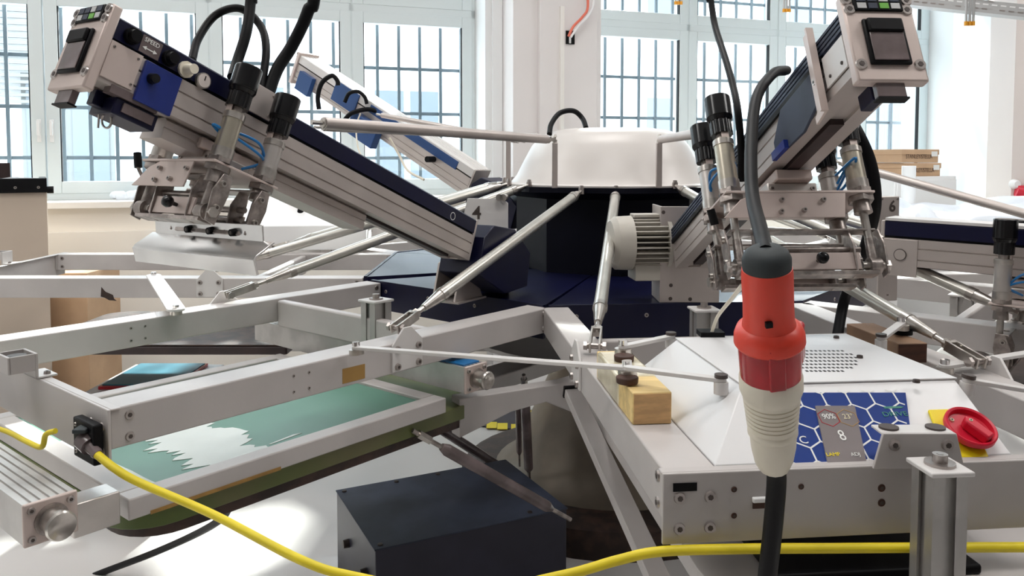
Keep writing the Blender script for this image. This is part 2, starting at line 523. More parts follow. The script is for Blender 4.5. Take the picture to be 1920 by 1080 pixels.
# posts on the cross walls
def post(F, u, v, z0, z1, lab, w=.062, group=None):
    t = empty('extruded_post', F @ Vector((u, v, z0)), lab, 'machine post', group)
    h = w / 2; q = .008
    poly = [(-h, -h), (-q, -h), (-q * 1.6, -h + .008), (q * 1.6, -h + .008), (q, -h), (h, -h), (h, -q), (h - .008, -q * 1.6), (h - .008, q * 1.6), (h, q), (h, h),
            (q, h), (q * 1.6, h - .008), (-q * 1.6, h - .008), (-q, h), (-h, h), (-h, q), (-h + .008, q * 1.6), (-h + .008, -q * 1.6), (-h, -q)]
    MB(F).prism([(u + a, v + b) for a, b in poly], z0, z1).build('column', 'alu_ext', t)
    cp = MB(F).box((u - h - .006, u + h + .006), (v - h - .006, v + h + .006), (z1, z1 + .007)).build('cap_plate', 'pale_paint', t, bevel=.002)
    m = MB(F).cyl((u, v, z1 + .007), (u, v, z1 + .011), .02).cyl((u, v, z1 + .011), (u, v, z1 + .022), .010).cyl((u, v, z1 + .022), (u, v, z1 + .0225), .005, n=6)
    m.build('cap_bolt', 'screw', cp)
    return t
pA = atz(705, 562, 1.045)
FA = SF(-40)
def loc(F, p): return F.inverted() @ Vector(p)
q = loc(FA, pA); post(FA, q.x, q.y, .86, 1.04, 'short extruded aluminium post with bolted cap on the near left frame arm')
FC = SF(5.6)
q = loc(FC, atz(1320, 582, 1.03)); post(FC, q.x, q.y, .9, 1.03, 'aluminium post with bolted cap behind the white control cabinet, beside a thin white wire')
FD = SF(50)
q = loc(FD, at(1805, 555, 2.6)); post(FD, q.x, q.y, .85, q.z, 'aluminium post under the level numbered printing arm at right')

# ---- tie rods
def tie_rod(p0, p1, lab, group=None, clev=True, r=.0175, mname='rod_steel'):
    """p0 rim end, p1 frame end"""
    p0 = Vector(p0); p1 = Vector(p1); d = (p1 - p0); L = d.length; d = d.normalized()
    t = empty('tie_rod', p1, lab, 'tie rod', group)
    P = lambda x: p0 + d * x
    MB().cyl(P(.07), P(L - .20), r, n=18).build('tube', mname, t)
    MB().cyl(P(.035), P(.07), r * .6, r).cyl(P(.07), P(.09), r * 1.1).build('collar', 'steel', t)
    MB().cyl(P(L - .20), P(L - .12), r, r * .55).cyl(P(L - .22), P(L - .20), r * 1.1).build('collar', 'steel', t)
    MB().cyl(P(0), P(.04), r * .38).build('threaded_end', 'steel', t)
    MB().cyl(P(L - .13), P(L - .06), r * .4).cyl(P(L - .09), P(L - .075), r * .75, n=6).build('threaded_end', 'steel', t)
    up = Vector((0, 0, 1)); sd = d.cross(up).normalized()
    h = MB().cyl(p0 - up * .012, p0 + up * .012, .011, n=12)
    h.bolt(p0 + up * .012, up, .009, .008)
    h.build('ball_joint', 'screw', t)
    if clev:
        k = MB(FR(p1, d, z=up))
        for sg in (-1, 1): k.box((-.075, .012), (sg * .011 - .0025, sg * .011 + .0025), (-.012, .012))
        k.box((-.08, -.068), (-.0135, .0135), (-.012, .012))
        k.build('clevis', 'steel', t, bevel=.001)
        MB().cyl(p1 - sd * .022, p1 + sd * .022, .007, n=12).cyl(p1 + sd * .018, p1 + sd * .026, .011, n=6).cyl(p1 - sd * .026, p1 - sd * .018, .011, n=6).build('pin', 'screw', t)
    return t
RIMZ = 1.345
def rimp(deg, r=.46): a = math.radians(deg); return HUB + Vector((math.sin(a) * r, -math.cos(a) * r, RIMZ + .008))
rodlab = {
 ('A', 1): 'long tie rod from dome rim to the near left bar, crossing the navy arm end',
 ('A', -1): 'steel tie rod passing under the big left arm to the middle left frame bar',
 ('C', -1): 'steep steel tie rod at picture centre dropping to left bar beside the yellow wood block',
 ('C', 1): 'steel tie rod emerging below the right squeegee carriage toward the dark wood block',
 ('D', -1): 'steel tie rod running to the right frame in front of the level arm',
 ('D', 1): 'thin looking tie rod crossing in front of the cardboard boxes at right',
 ('B', 1): 'upper left tie rod reaching the frame bar nearest the left cabinet',
 ('B', -1): 'rear of the three tie rods fanning out left of the dome'}
clevb = {}
for k, (deg, R) in STN.items():
    F = SF(deg)
    for sg in (-1, 1):
        a = deg + sg * 15 + 5
        uu = 1.57
        p1 = F @ Vector((uu, sg * .39, ZF + .028))
        p0 = rimp(a)
        lab = rodlab.get((k, sg), 'tie rod behind the dome to the %s frame arm, %s side' % (STL[k], 'window' if sg > 0 else 'hub'))
        if (k, sg) == ('C', -1): p0 = at(1155, 358, 3.0); p1 = at(1100, 640, 1.83); p1 = F @ Vector((loc(F, p1).x, -.385, ZF + .02))
        if (k, sg) == ('A', 1): p0 = at(1090, 358, 3.0)
        if (k, sg) == ('D', -1): p0 = at(1330, 334, 3.0); p1 = at(1972, 617, 2.02)
        if (k, sg) == ('C', 1): p1 = F @ Vector((1.83, .385, ZF + .026))
        tie_rod(p0, p1, lab)
        c = loc(F, p1)
        g = empty('gusset_bracket', F @ Vector((c.x, c.y, ZF)), 'steel gusset clamp on %s frame arm, %s bar, holding a tie rod foot' % (STL[k], 'right' if sg > 0 else 'left'), 'bracket')
        yy = sg * (VB + BW / 2)
        # plate lying on the side of the bar, rising to the pin
        fr = FR(F @ Vector((c.x, yy, ZF)), F.to_3x3() @ Vector((1, 0, 0)), z=(0, 0, 1))
        fr2 = Matrix(fr); 
        m = MB(FR(F @ Vector((c.x, yy + sg * .003, ZF)), F.to_3x3() @ Vector((1, 0, 0)), y=(0, 0, 1)))
        m.prism([(-.05, -.07), (.05, -.07), (.05, -.005), (.012, .035), (-.012, .035), (-.05, .0)], -.003, .003)
        m.build('side_plate', 'pale_paint', g, bevel=.001)
        b = BL(F)
        for (du, dz) in ((-.035, -.015), (.035, -.015), (-.035, -.058), (.035, -.058)):
            b.bolt((c.x + du, yy + sg * .006, ZF + dz), (0, sg, 0), .009, .006)
        b.build('bolts', 'screw', g)

# ================================================================ PRESS: hub
hub = empty('press_hub', HUB, 'white domed hub with navy body at the centre of the press', 'machine hub')
d = MB(Matrix.Translation(HUB))
zb = RIMZ
prof = [(.452, zb), (.452, zb + .006), (.425, zb + .012), (.40, zb + .04), (.37, zb + .10), (.335, zb + .165), (.30, zb + .205), (.26, zb + .226), (.20, zb + .236), (.0005, zb + .240)]
d.lathe(prof, 64).build('dome', 'hub_white', hub)
d = MB(Matrix.Translation(HUB))
d.lathe([(.40, 1.0), (.40, RIMZ - .05), (.50, RIMZ - .02), (.50, RIMZ)], 8).build('body', 'navy_black', hub)
MB(Matrix.Translation(HUB)).lathe([(.16, .5), (.14, 1.0)], 24).build('shaft', 'cone', hub)
MB(Matrix.Translation(HUB)).lathe([(.90, .955), (.905, .965), (.90, .985)], 8, ).build('base_plate', 'navy_black', hub)
# rim posts, seen standing around the dome
hooks = []
for i, (px, py0, py1, dd) in enumerate(((1040, 357, 268, 3.0), (1235, 362, 268, 3.0), (953, 345, 262, 3.35), (1006, 330, 262, 3.8))):
    a = at(px, py0, dd); b = at(px, py1, dd)
    o = MB().box((a.x - .0105, a.x + .0105), (a.y - .0105, a.y + .0105), (RIMZ, b.z)).build('rim_post', 'arm_alu', hub, bevel=.0015)
    MB().cyl((a.x, a.y, b.z), (a.x, a.y, b.z + .012), .009).cyl((a.x, a.y, b.z + .012), (a.x, a.y, b.z + .03), .005).cyl((a.x, a.y, b.z + .022), (a.x, a.y, b.z + .032), .009, .006).build('eye_bolt', 'steel', o)
    hooks.append(Vector((a.x, a.y, b.z + .012)))
# navy deck boxes of each station
for k, (deg, R) in STN.items():
    if k == 'H': continue
    F = SF(deg)
    t = empty('navy_deck', F @ Vector((.7, 0, .9)), {'A': 'navy sheet metal deck under the hinge of the big left arm', 'B': 'navy deck left of the hub under the second left arm',
        'C': 'navy deck with motor and silver upright behind the red plug', 'D': 'navy deck at right carrying the plate numbered 6',
        'E': 'navy deck behind the big left arm', 'F': 'navy deck right rear of the hub', 'G': 'navy deck rear of the hub'}[k], 'machine deck')
    MB(F).prism([(.35, -.145), (.985, -.405), (.985, .405), (.35, .145)], .985, 1.003).build('deck_plate', 'navy', t, bevel=.001)
    MB(F).box((.975, .988), (-.405, .405), (ZF - .10, 1.006)).build('front_flange', 'navy', t, bevel=.001)
    s = BL(F)
    for v in (-.32, -.1, .12, .3): s.bolt((.988, v, ZF - .03), (1, 0, 0), .007, .002)
    s.build('bolts', 'screw', t)

# ================================================================ pedestal below
ped = empty('pedestal', (HUB.x, HUB.y, 0), 'brown grey conical pedestal under the middle of the press', 'machine base')
MB(Matrix.Translation(HUB)).lathe([(.62, .0), (.60, .10), (.47, .13), (.40, .2), (.30, .42), (.24, .56), (.20, .66)], 40).build('cone', 'cone', ped)
MB(Matrix.Translation(HUB)).lathe([(.64, .0), (.64, .11), (.60, .125)], 40).build('base_ring', 'rust_brown', ped)
# power cabinet on floor
P0 = Vector((-.385, 2.2, 0)); ang = math.radians(26)
fx = FR(P0, (math.cos(ang), math.sin(ang), 0), z=(0, 0, 1))
cab = empty('floor_cabinet', fx @ Vector((.3, .2, 0)), 'dark slate blue sheet metal box on the floor under the press', 'cabinet')
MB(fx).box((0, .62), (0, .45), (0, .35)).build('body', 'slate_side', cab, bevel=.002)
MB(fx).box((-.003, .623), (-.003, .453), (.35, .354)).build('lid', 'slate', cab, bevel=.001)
s = BL(fx)
for (x, y) in ((.02, .02), (.02, .43), (.35, .43), (.2, .43), (.5, .02)): s.bolt((x, y, .354), (0, 0, 1), .008, .004)
s.bolt((0, .30, .24), (-1, 0, 0), .014, .018).bolt((0, .35, .22), (-1, 0, 0), .008, .008).bolt((0, .1, .24), (-1, 0, 0), .014, .018)
s.build('screws', 'screw_dark', cab)

# ================================================================ PRINTING ARMS
def arm(O, X, L, lab, side=1, detail=True, w=.052, HS=.078, H=.128, top='navy', cover=True, loc_name='printing_arm', flip_end=False):
    """O hub end, bottom centre ; X outward axis. returns (thing, frame)"""
    F = FR(O, X, z=(0, 0, 1))
    t = empty(loc_name, Vector(O), lab, 'printing arm')
    EX = F @ Matrix(((0, 0, 1, 0), (1, 0, 0, 0), (0, 1, 0, 0), (0, 0, 0, 1)))   # extrude along arm x ; poly in (y, z)
    g = .004; e = .0035
    def half(sg):
        pts = [(w, 0)]
        for zc in (.018, .050):
            pts += [(w, zc), (w - e, zc + .001), (w - e, zc + g - .001), (w, zc + g)]
        pts += [(w, HS)]
        return [(sg * a, b) for a, b in pts]
    poly = half(1) + list(reversed(half(-1)))
    poly += [(-.018, 0), (-.018, .006), (.018, .006), (.018, 0)]
    MB(EX).prism(poly, 0, L).build('profile', 'arm_alu', t)
    MB(F).box((0, L), (-w + .006, w - .006), (HS, HS + .008)).build('gap_strip', 'black', t)
    c = MB(EX)
    tp = [(w, HS + .007), (w, H - .004), (w - .004, H)]
    rib = []
    for yy in (.03, .01, -.01, -.03):
        rib += [(yy + .003, H), (yy + .002, H - .005), (yy - .002, H - .005), (yy - .003, H)]
    c.prism(tp + rib + [(-w + .004, H), (-w, H - .004), (-w, HS + .007)], 0, L)
    c.build('top_cover', top, t)
    MB(F).box((-.010, 0), (-w, w), (0, H)).build('inner_cap', 'arm_alu', t, bevel=.002)
    # outer end plate
    ep = MB(F).box((L, L + .022), (-w - .010, w + .010), (-.028, H + .014)).build('end_plate', 'pinkish_alu', t, bevel=.004)
    x = L + .022
    pk = MB(F)
    pk.box((x, x + .007), (-.036, .036), (.002, .090)).build('pocket_frame', 'black', ep, bevel=.003)
    MB(F).box((x + .007, x + .0095), (-.030, .030), (.008, .062)).build('pocket_window', 'dark_smoke', ep, bevel=.002)
    MB(F).box((x + .006, x + .014), (-.031, .031), (.062, .088)).build('pocket_flap', 'black', ep, bevel=.003)
    b = BL(F)
    for (yy, zz) in ((-w + .001, .004), (w - .001, .004), (-w + .001, H - .016), (w - .001, H - .016), (-w - .002, H + .003), (w + .002, H + .003)):
        b.bolt((x, yy, zz), (1, 0, 0), .0105, .003)
    b.build('bolts', 'screw', ep)
    MB(F).box((x, x + .004), (-.044, .044), (H - .020, H + .012)).build('keypad', 'black', ep, bevel=.002)
    for i in range(4):
        for j in range(2):
            MB(F).box((x + .004, x + .0052), (-.038 + i * .02, -.022 + i * .02), (H - .016 + j * .014, H - .005 + j * .014)).build('key', 'lime' if (i, j) == (2, 0) else ('tray' if (i + j) % 3 == 0 else 'slate'), ep)
    MB(F).box((L + .002, L + .016), (-.029, .021), (-.054, -.026)).build('lower_window', 'dark_smoke', t, bevel=.002)
    MB(F).box((L + .0, L + .018), (-.031, .023), (-.057, -.054)).build('lower_lip', 'black', t)
    MB(F).box((L - .075, L - .03), (-.012, .010), (-.034, -.004)).build('underside_rail', 'navy', t, bevel=.002)
    # belt slot and carriage rail below
    MB(F).box((.05, L - .18), (-.014, .014), (-.006, .006)).build('belt', 'dark_maroon', t)
    if cover:
        C2 = F @ Matrix(((1, 0, 0, 0), (0, 0, -1, 0), (0, 1, 0, 0), (0, 0, 0, 1)))   # poly in (x, z), extrude along -y
        MB(C2).prism([(-.035, -.035), (-.025, .08), (-.06, .13), (-.18, .155), (-.30, .11), (-.32, -.0), (-.20, -.055)], -.078, .078).build('hinge_cover', 'navy', t, bevel=.003)
    return t, F

# -- big left arm
H1 = at(894, 412, 2.45); O1 = at(223, 30, 1.50)
X = (O1 - H1); LA = X.length
Fa = FR(H1, X, z=(0, 0, 1))
Oa = Fa @ Vector((0, -.052, -.128))
armA, Fa = arm(Oa, X, LA, 'big raised printing arm at left with navy top, gauge and speed knobs')
w = .052
# side furniture
MB(Fa).box((LA - .068, LA - .002), (w, w + .004), (.008, .080)).build('side_plate', 'pinkish_alu', armA, bevel=.001)
b = BL(Fa)
for (x, z) in ((LA - .062, .018), (LA - .060, .070), (LA - .010, .070)): b.bolt((x, w + .004, z), (0, 1, 0), .003, .0015)
b.build('screw', 'screw', armA)
MB(Fa).box((LA - .155, LA - .075), (w, w + .008), (-.006, .076)).build('blue_plate', 'navy_bright', armA, bevel=.001, label='bright navy side plate with black knob')
MB(Fa).cyl((LA - .095, w + .008, .046), (LA - .095, w + .022, .046), .011, .009).build('knob', 'gloss_black', armA)
MB(Fa).box((LA - .13, LA - .03), (w - .02, w + .003), (-.012, .004)).build('lower_bracket', 'dark_smoke', armA)
MB(Fa).box((LA - .14, LA - .05), (-.03, w - .004), (-.045, -.012)).build('sensor_box', 'navy', armA, bevel=.002)
MB(Fa).box((LA - .13, LA - .065), (w - .004, w), (-.036, -.018)).build('sensor_window', 'dark_smoke', armA)
FaS = Fa @ Matrix(((-1, 0, 0, 0), (0, 0, 1, w + .0005), (0, 1, 0, 0), (0, 0, 0, 1)))  # side face: x to the right in view, y up, z outward
def side(px_x, z): return Vector((px_x, z, 0))
for i, (x, z, r, h) in enumerate(((LA - .034, .104, .016, .020), (LA - .118, .102, .016, .020))):
    MB(FaS).cyl((-x, z, 0), (-x, z, h * .5), r).cyl((-x, z, h * .5), (-x, z, h), r * .8, r * .7).build('speed_knob', 'black', armA)
MB(FaS).box((-(LA - .055), -(LA - .098)), (.086, .121), (0, .001)).build('speed_label', 'dark_smoke', armA)
text('speed_lettering', 'SPEED', .012, FaS @ Matrix.Translation((-(LA - .076), .113, .0015)), 'label_white', armA)
ar = MB(FaS).box((-(LA - .067), -(LA - .085)), (.0965, .0985), (.001, .0018))
ar.prism([(-(LA - .060), .0975), (-(LA - .068), .1015), (-(LA - .068), .0935)], .001, .0018).prism([(-(LA - .092), .0975), (-(LA - .084), .0935), (-(LA - .084), .1015)], .001, .0018)
ar.build('double_arrow', 'label_white', armA)
xk = LA - .158
MB(FaS).cyl((-xk, .098, 0), (-xk, .098, .006), .017, n=12).cyl((-xk, .098, .006), (-xk, .098, .03), .011, .010, n=24).build('regulator_knob', 'ivory', armA)
xg = LA - .200
MB(FaS).cyl((-xg, .094, 0), (-xg, .094, .008), .0165, n=28).build('gauge_ring', 'steel', armA)
MB(FaS).cyl((-xg, .094, .008), (-xg, .094, .009), .014, n=28).build('gauge_face', 'gauge', armA)
MB(FaS).box((-xg - .001, -xg + .001), (.094, .104), (.009, .010)).build('gauge_needle', 'black', armA)
# ring mark near hub
rg = MB(FaS); zc = .100; xc = .12
for i in range(24):
    t0 = 2 * PI * i / 24; t1 = 2 * PI * (i + 1) / 24
    rg.add([(-xc + math.cos(t0) * .010, zc + math.sin(t0) * .010, .0006), (-xc + math.cos(t1) * .010, zc + math.sin(t1) * .010, .0006),
            (-xc + math.cos(t1) * .012, zc + math.sin(t1) * .012, .0006), (-xc + math.cos(t0) * .012, zc + math.sin(t0) * .012, .0006)], [(0, 1, 2, 3)])
rg.build('ring_mark', 'label_white', armA)
# mounting plate for cylinders on side
MB(Fa).box((LA - .385, LA - .30), (w + .001, w + .006), (.085, .15)).build('cylinder_plate', 'arm_alu', armA, bevel=.001)
for (dx, dz) in ((.377, .094), (.308, .094), (.377, .142), (.308, .142)): bolt_obj(Fa @ Vector((LA - dx, w + .006, dz)), Fa.to_3x3() @ Vector((0, 1, 0)), .005, .003, 'screw', armA)
LBm = MB(Fa @ Matrix(((0, 0, 1, 0), (1, 0, 0, 0), (0, 1, 0, 0), (0, 0, 0, 1))))
LBm.prism([(-w + .006, -.044), (w - .024, -.044), (w - .024, -.026), (w - .027, -.025), (w - .027, -.021), (w - .024, -.020), (w - .024, -.006), (w - .032, 0), (-w + .012, 0)], LA * .36, LA - .17)
LBm.build('lower_rail', 'arm_alu', armA)
# key loops hanging below end
kr = MB(Fa)
kr.curve([Fa.inverted() @ at(186, 212, 1.52), Fa.inverted() @ at(184, 240, 1.52)], .002, 6)
lp = [at(200 + 9 * math.sin(q), 226 - 14 * math.cos(q), 1.52) for q in [i * PI / 6 for i in range(12)]]
kr.curve([Fa.inverted() @ p for p in lp], .0022, 6, 4)
kr.build('hanging_loop', 'steel', armA, kind='stuff')

# hinge bracket under the arm
hb = at(850, 500, 2.47)
def hinge(x, y, z0, z1, lab, azi, bw=.10):
    t = empty('hinge_bracket', (x, y, z0), lab, 'bracket')
    a = math.radians(azi); F = FR((x, y, 0), (math.sin(a), -math.cos(a), 0), z=(0, 0, 1))
    for sg in (-1, 1):
        G = F @ Matrix(((1, 0, 0, 0), (0, 0, -1, sg * .042), (0, 1, 0, 0), (0, 0, 0, 1)))
        MB(G).prism([(-bw * .9, z0), (bw * .6, z0), (bw * .25, z1), (-bw * .25, z1 + .02)], -.004, .004).build('cheek_plate', 'arm_alu', t, bevel=.001)
    MB(F).box((-bw * .9, bw * .6), (-.06, .06), (z0, z0 + .006)).build('foot_plate', 'arm_alu', t)
    MB(F).cyl((0, -.055, z1 - .015), (0, .055, z1 - .015), .013).build('hinge_pin', 'screw', t)
    return t
hinge(hb.x, hb.y + .05, 1.006, 1.125, 'silver trapezoid bracket holding the big left arm on its navy deck', -33)

# -- right raised arm
BLh = at(1268, 502, 2.40); BLo = at(1603, 137, 1.36)
X = BLo - BLh; LC = X.length
Fc = FR(BLh, X, z=(0, 0, 1)); Oc = Fc @ Vector((0, .052, 0))
armC, Fc = arm(Oc, X, LC, 'raised printing arm at upper right, silver end plate facing the viewer', cover=False, top='slate')
for z in (.090, .099, .108, .117): MB(Fc).box((.0, LC), (-w - .0035, -w + .001), (z, z + .0055)).build('cover_rib', 'slate', armC)
MB(Fc).box((.0, LC - .09), (-w - .006, -w), (.076, .088)).build('dark_channel', 'black', armC)
MB(Fc).box((LC - .09, LC - .01), (-w - .004, -w), (.020, .082)).build('side_plate', 'pale_paint', armC, bevel=.001)
BL(Fc).bolt((LC - .025, -w - .004, .035), (0, -1, 0), .0035, .002).bolt((LC - .070, -w - .004, .035), (0, -1, 0), .0035, .002).build('screw', 'screw_dark', armC)
C3 = Fc @ Matrix(((1, 0, 0, 0), (0, 0, -1, -w), (0, 1, 0, 0), (0, 0, 0, 1)))  # poly (x,z) ; z outward = -y
MB(C3).prism([(LC - .28, .078), (LC - .105, .078), (LC - .105, .02), (LC - .20, -.012), (LC - .335, -.006), (LC - .335, .03)], .001, .007).build('slate_plate', 'slate', armC, bevel=.001, label='slate blue folded side plate')
MB(C3).box((LC - .335, LC - .27), (-.012, .006), (.007, .016)).build('plate_tab', 'navy_bright', armC)
cl = MB(C3).prism([(LC - .125, .150), (LC - .095, .150), (LC - .095, -.022), (LC - .135, -.030), (LC - .135, -.016), (LC - .125, -.01)], .008, .013)
cl.build('clamp_strap', 'pinkish_alu', armC, bevel=.001)
MB(C3).box((LC - .097, LC - .091), (-.022, .150), (.008, .022)).build('clamp_flange', 'pinkish_alu', armC)
BL(C3).bolt((LC - .11, .045, .013), (0, 0, 1), .006, .004).build('screw', 'steel', armC)

# upright with motor
up = empty('motor_upright', at(1290, 569, 2.5), 'tall silver steel upright on the front deck beside the electric motor', 'machine upright')
pa = at(1238, 387, 2.48); pb = at(1338, 387, 2.48)
MB().box((pa.x, pb.x + .02), (2.475, 2.481), (1.006, pa.z)).build('front_plate', 'arm_alu', up, bevel=.001)
MB().box((pa.x, pa.x + .006), (2.48, 2.62), (1.006, pa.z)).build('side_flange', 'arm_alu', up, bevel=.001)
b = BL()
for (px, py) in ((1244, 398), (1300, 398), (1257, 560), (1258, 535), (1294, 561)): b.bolt(at(px, py, 2.475), (0, -1, 0), .006, .001)
b.build('bolts', 'screw_dark', up)
mo = empty('electric_motor', at(1200, 510, 2.52), 'finned grey electric motor on the left side of the silver upright', 'motor')
mc = at(1202, 455, 2.52); ax = Vector((1, .10, .0)).normalized()
FM = FR(mc, ax, z=(0, 0, 1))
MB(FM).cyl((-.045, 0, 0), (.075, 0, 0), .062, n=32).build('body', 'motor_dark', mo)
fins = MB(FM)
for i in range(30):
    t = 2 * PI * i / 30
    f2 = FM @ Matrix.Rotation(t, 4, 'X')
    fins.box((-.035, .07), (-.0019, .0019), (.056, .084), f2)
fins.build('cooling_fins', 'motor_paint', mo, kind='stuff')
MB(FM @ Matrix.Rotation(-PI / 2, 4, 'Y')).lathe([(.04, .105), (.070, .100), (.084, .085), (.086, .035)][::-1], 36).build('fan_cover', 'motor_paint', mo)
MB(FM).box((-.03, .07), (-.05, .05), (-.115, -.06)).build('foot', 'motor_paint', mo, bevel=.003)
MB(FM).box((-.03, .07), (-.03, .03), (.080, .092)).build('top_rail', 'motor_paint', mo, bevel=.003)
MB(FM).cyl((.07, 0, 0), (.082, 0, 0), .088, n=36).build('flange', 'motor_paint', mo)
mb = BL(FM)
mb.bolt((-.05, -.06, .05), (-1, 0, 0), .007, .008).bolt((-.05, -.05, -.06), (-1, 0, 0), .007, .008).build('bolts', 'screw', mo)

# number plates
def number_plate(px, py, d, wpx, hpx, ch, lab, yaw=0.0, m='arm_alu', tilt=None, size=.05):
    c = at(px, py, d)
    F = FR(c, (math.cos(yaw), math.sin(yaw), 0), z=(0, 0, 1)) @ Matrix(((1, 0, 0, 0), (0, 0, -1, 0), (0, 1, 0, 0), (0, 0, 0, 1)))  # x right,y up,z to viewer
    W = wpx * d / FPX / 2; Hh = hpx * d / FPX / 2
    t = empty('number_plate', F @ Vector((0, -Hh, 0)), lab, 'number plate')
    return t, F, W, Hh
t, F, W, Hh = number_plate(908, 400, 2.72, 90, 56, '4', 'silver plate marked with a black 4 beside the navy arm end', yaw=-.15)
MB(F).prism([(-W, -Hh), (W, -Hh), (W, Hh * .7), (W * .72, Hh), (-W * .72, Hh)], -.006, 0).build('plate', 'pale_paint', t, bevel=.001)
text('numeral', '4', .062, F @ Matrix.Translation((-.026, .0, .0008)), 'screw_dark', t, bold=.001)
for i, x in enumerate((.055, .068)):
    MB(F).cyl((x, Hh + .004, -.02), (x, Hh + .004, .02), .012, n=16).build('roller', 'steel', t)
MB(F).box((-W, W), (-Hh - .30, -Hh), (-.02, 0)).build('upright', 'navy_black', t)
t, F, W, Hh = number_plate(1668, 385, 2.5, 44, 0, '6', 'tall pale upright plate numbered 6 at right of squeegee carriage', yaw=.25)
zb_ = (F.inverted() @ Vector((F.translation.x, F.translation.y, 1.006))).y
MB(F).box((-.037, .037), (zb_, .028), (-.055, 0)).build('upright', 'arm_alu', t, bevel=.003)
text('numeral', '6', .048, F @ Matrix.Translation((.010, -.004, .0008)), 'screw_dark', t, bold=.001)
BL(F).bolt((.028, .02, 0), (0, 0, 1), .004, .002).bolt((-.028, .02, 0), (0, 0, 1), .004, .002).bolt((0, zb_ + .02, 0), (0, 0, 1), .004, .002).build('screws', 'screw', t)

# -- level arm at right
tl = at(1660, 413, 2.32)
X = Vector((.766, -.643, -.02)); Fd = FR(tl, X, z=(0, 0, 1))
armD, Fd = arm(Fd @ Vector((0, .052, -.128)), X, 1.15, 'level printing arm at right edge with navy side and white cloth behind', cover=False)
MB(Fd).box((.0, .09), (-w - .004, -w), (-.03, .076)).build('side_plate', 'arm_alu', armD, bevel=.001)
rr = MB(Fd @ Matrix(((1, 0, 0, 0), (0, 0, -1, -w - .005), (0, 1, 0, 0), (0, 0, 0, 1))))
rr.cyl((.045, .032, 0), (.045, .032, .002), .017, n=24); rr.build('round_cap', 'screw_dark', armD)
rr = MB(Fd @ Matrix(((1, 0, 0, 0), (0, 0, -1, -w - .005), (0, 1, 0, 0), (0, 0, 0, 1))))
rr.cyl((.045, .032, .002), (.045, .032, .003), .015, n=24); rr.build('cap_face', 'arm_alu', armD)
MB(Fd).box((0, 1.15), (-w, w), (.128, .136)).build('top_strip', 'pale_paint', armD)

# -- rear left arm
a = math.radians(-125); rd = Vector((math.sin(a), -math.cos(a), 0))
Hb = at(884, 366, 3.88); Ob = at(566, 150, 4.55)
armB, Fb = arm(Hb, Ob - Hb, (Ob - Hb).length, 'second printing arm farther back on the left, pale top and blue stripe', cover=True, top='pale_paint', w=.062, HS=.092, H=.142)
LB = (Ob - Hb).length
MB(Fb).box((.1, LB * .55), (.062, .066), (.088, .130)).build('blue_stripe', 'mid_blue', armB)
MB(Fb).box((LB * .62, LB * .76), (.062, .068), (.03, .138)).build('blue_plate', 'mid_blue', armB)
MB(Fb).box((LB - .17, LB - .06), (.062, .09), (-.03, .075)).build('blue_plate', 'mid_blue', armB)
MB(Fb).box((LB * .45, LB * .6), (.062, .11), (-.06, .06)).build('blue_cover', 'mid_blue', armB, bevel=.004)
MB(Fb).cyl((LB * .18, .062, .07), (LB * .18, .115, .07), .015).build('black_knob', 'black', armB)

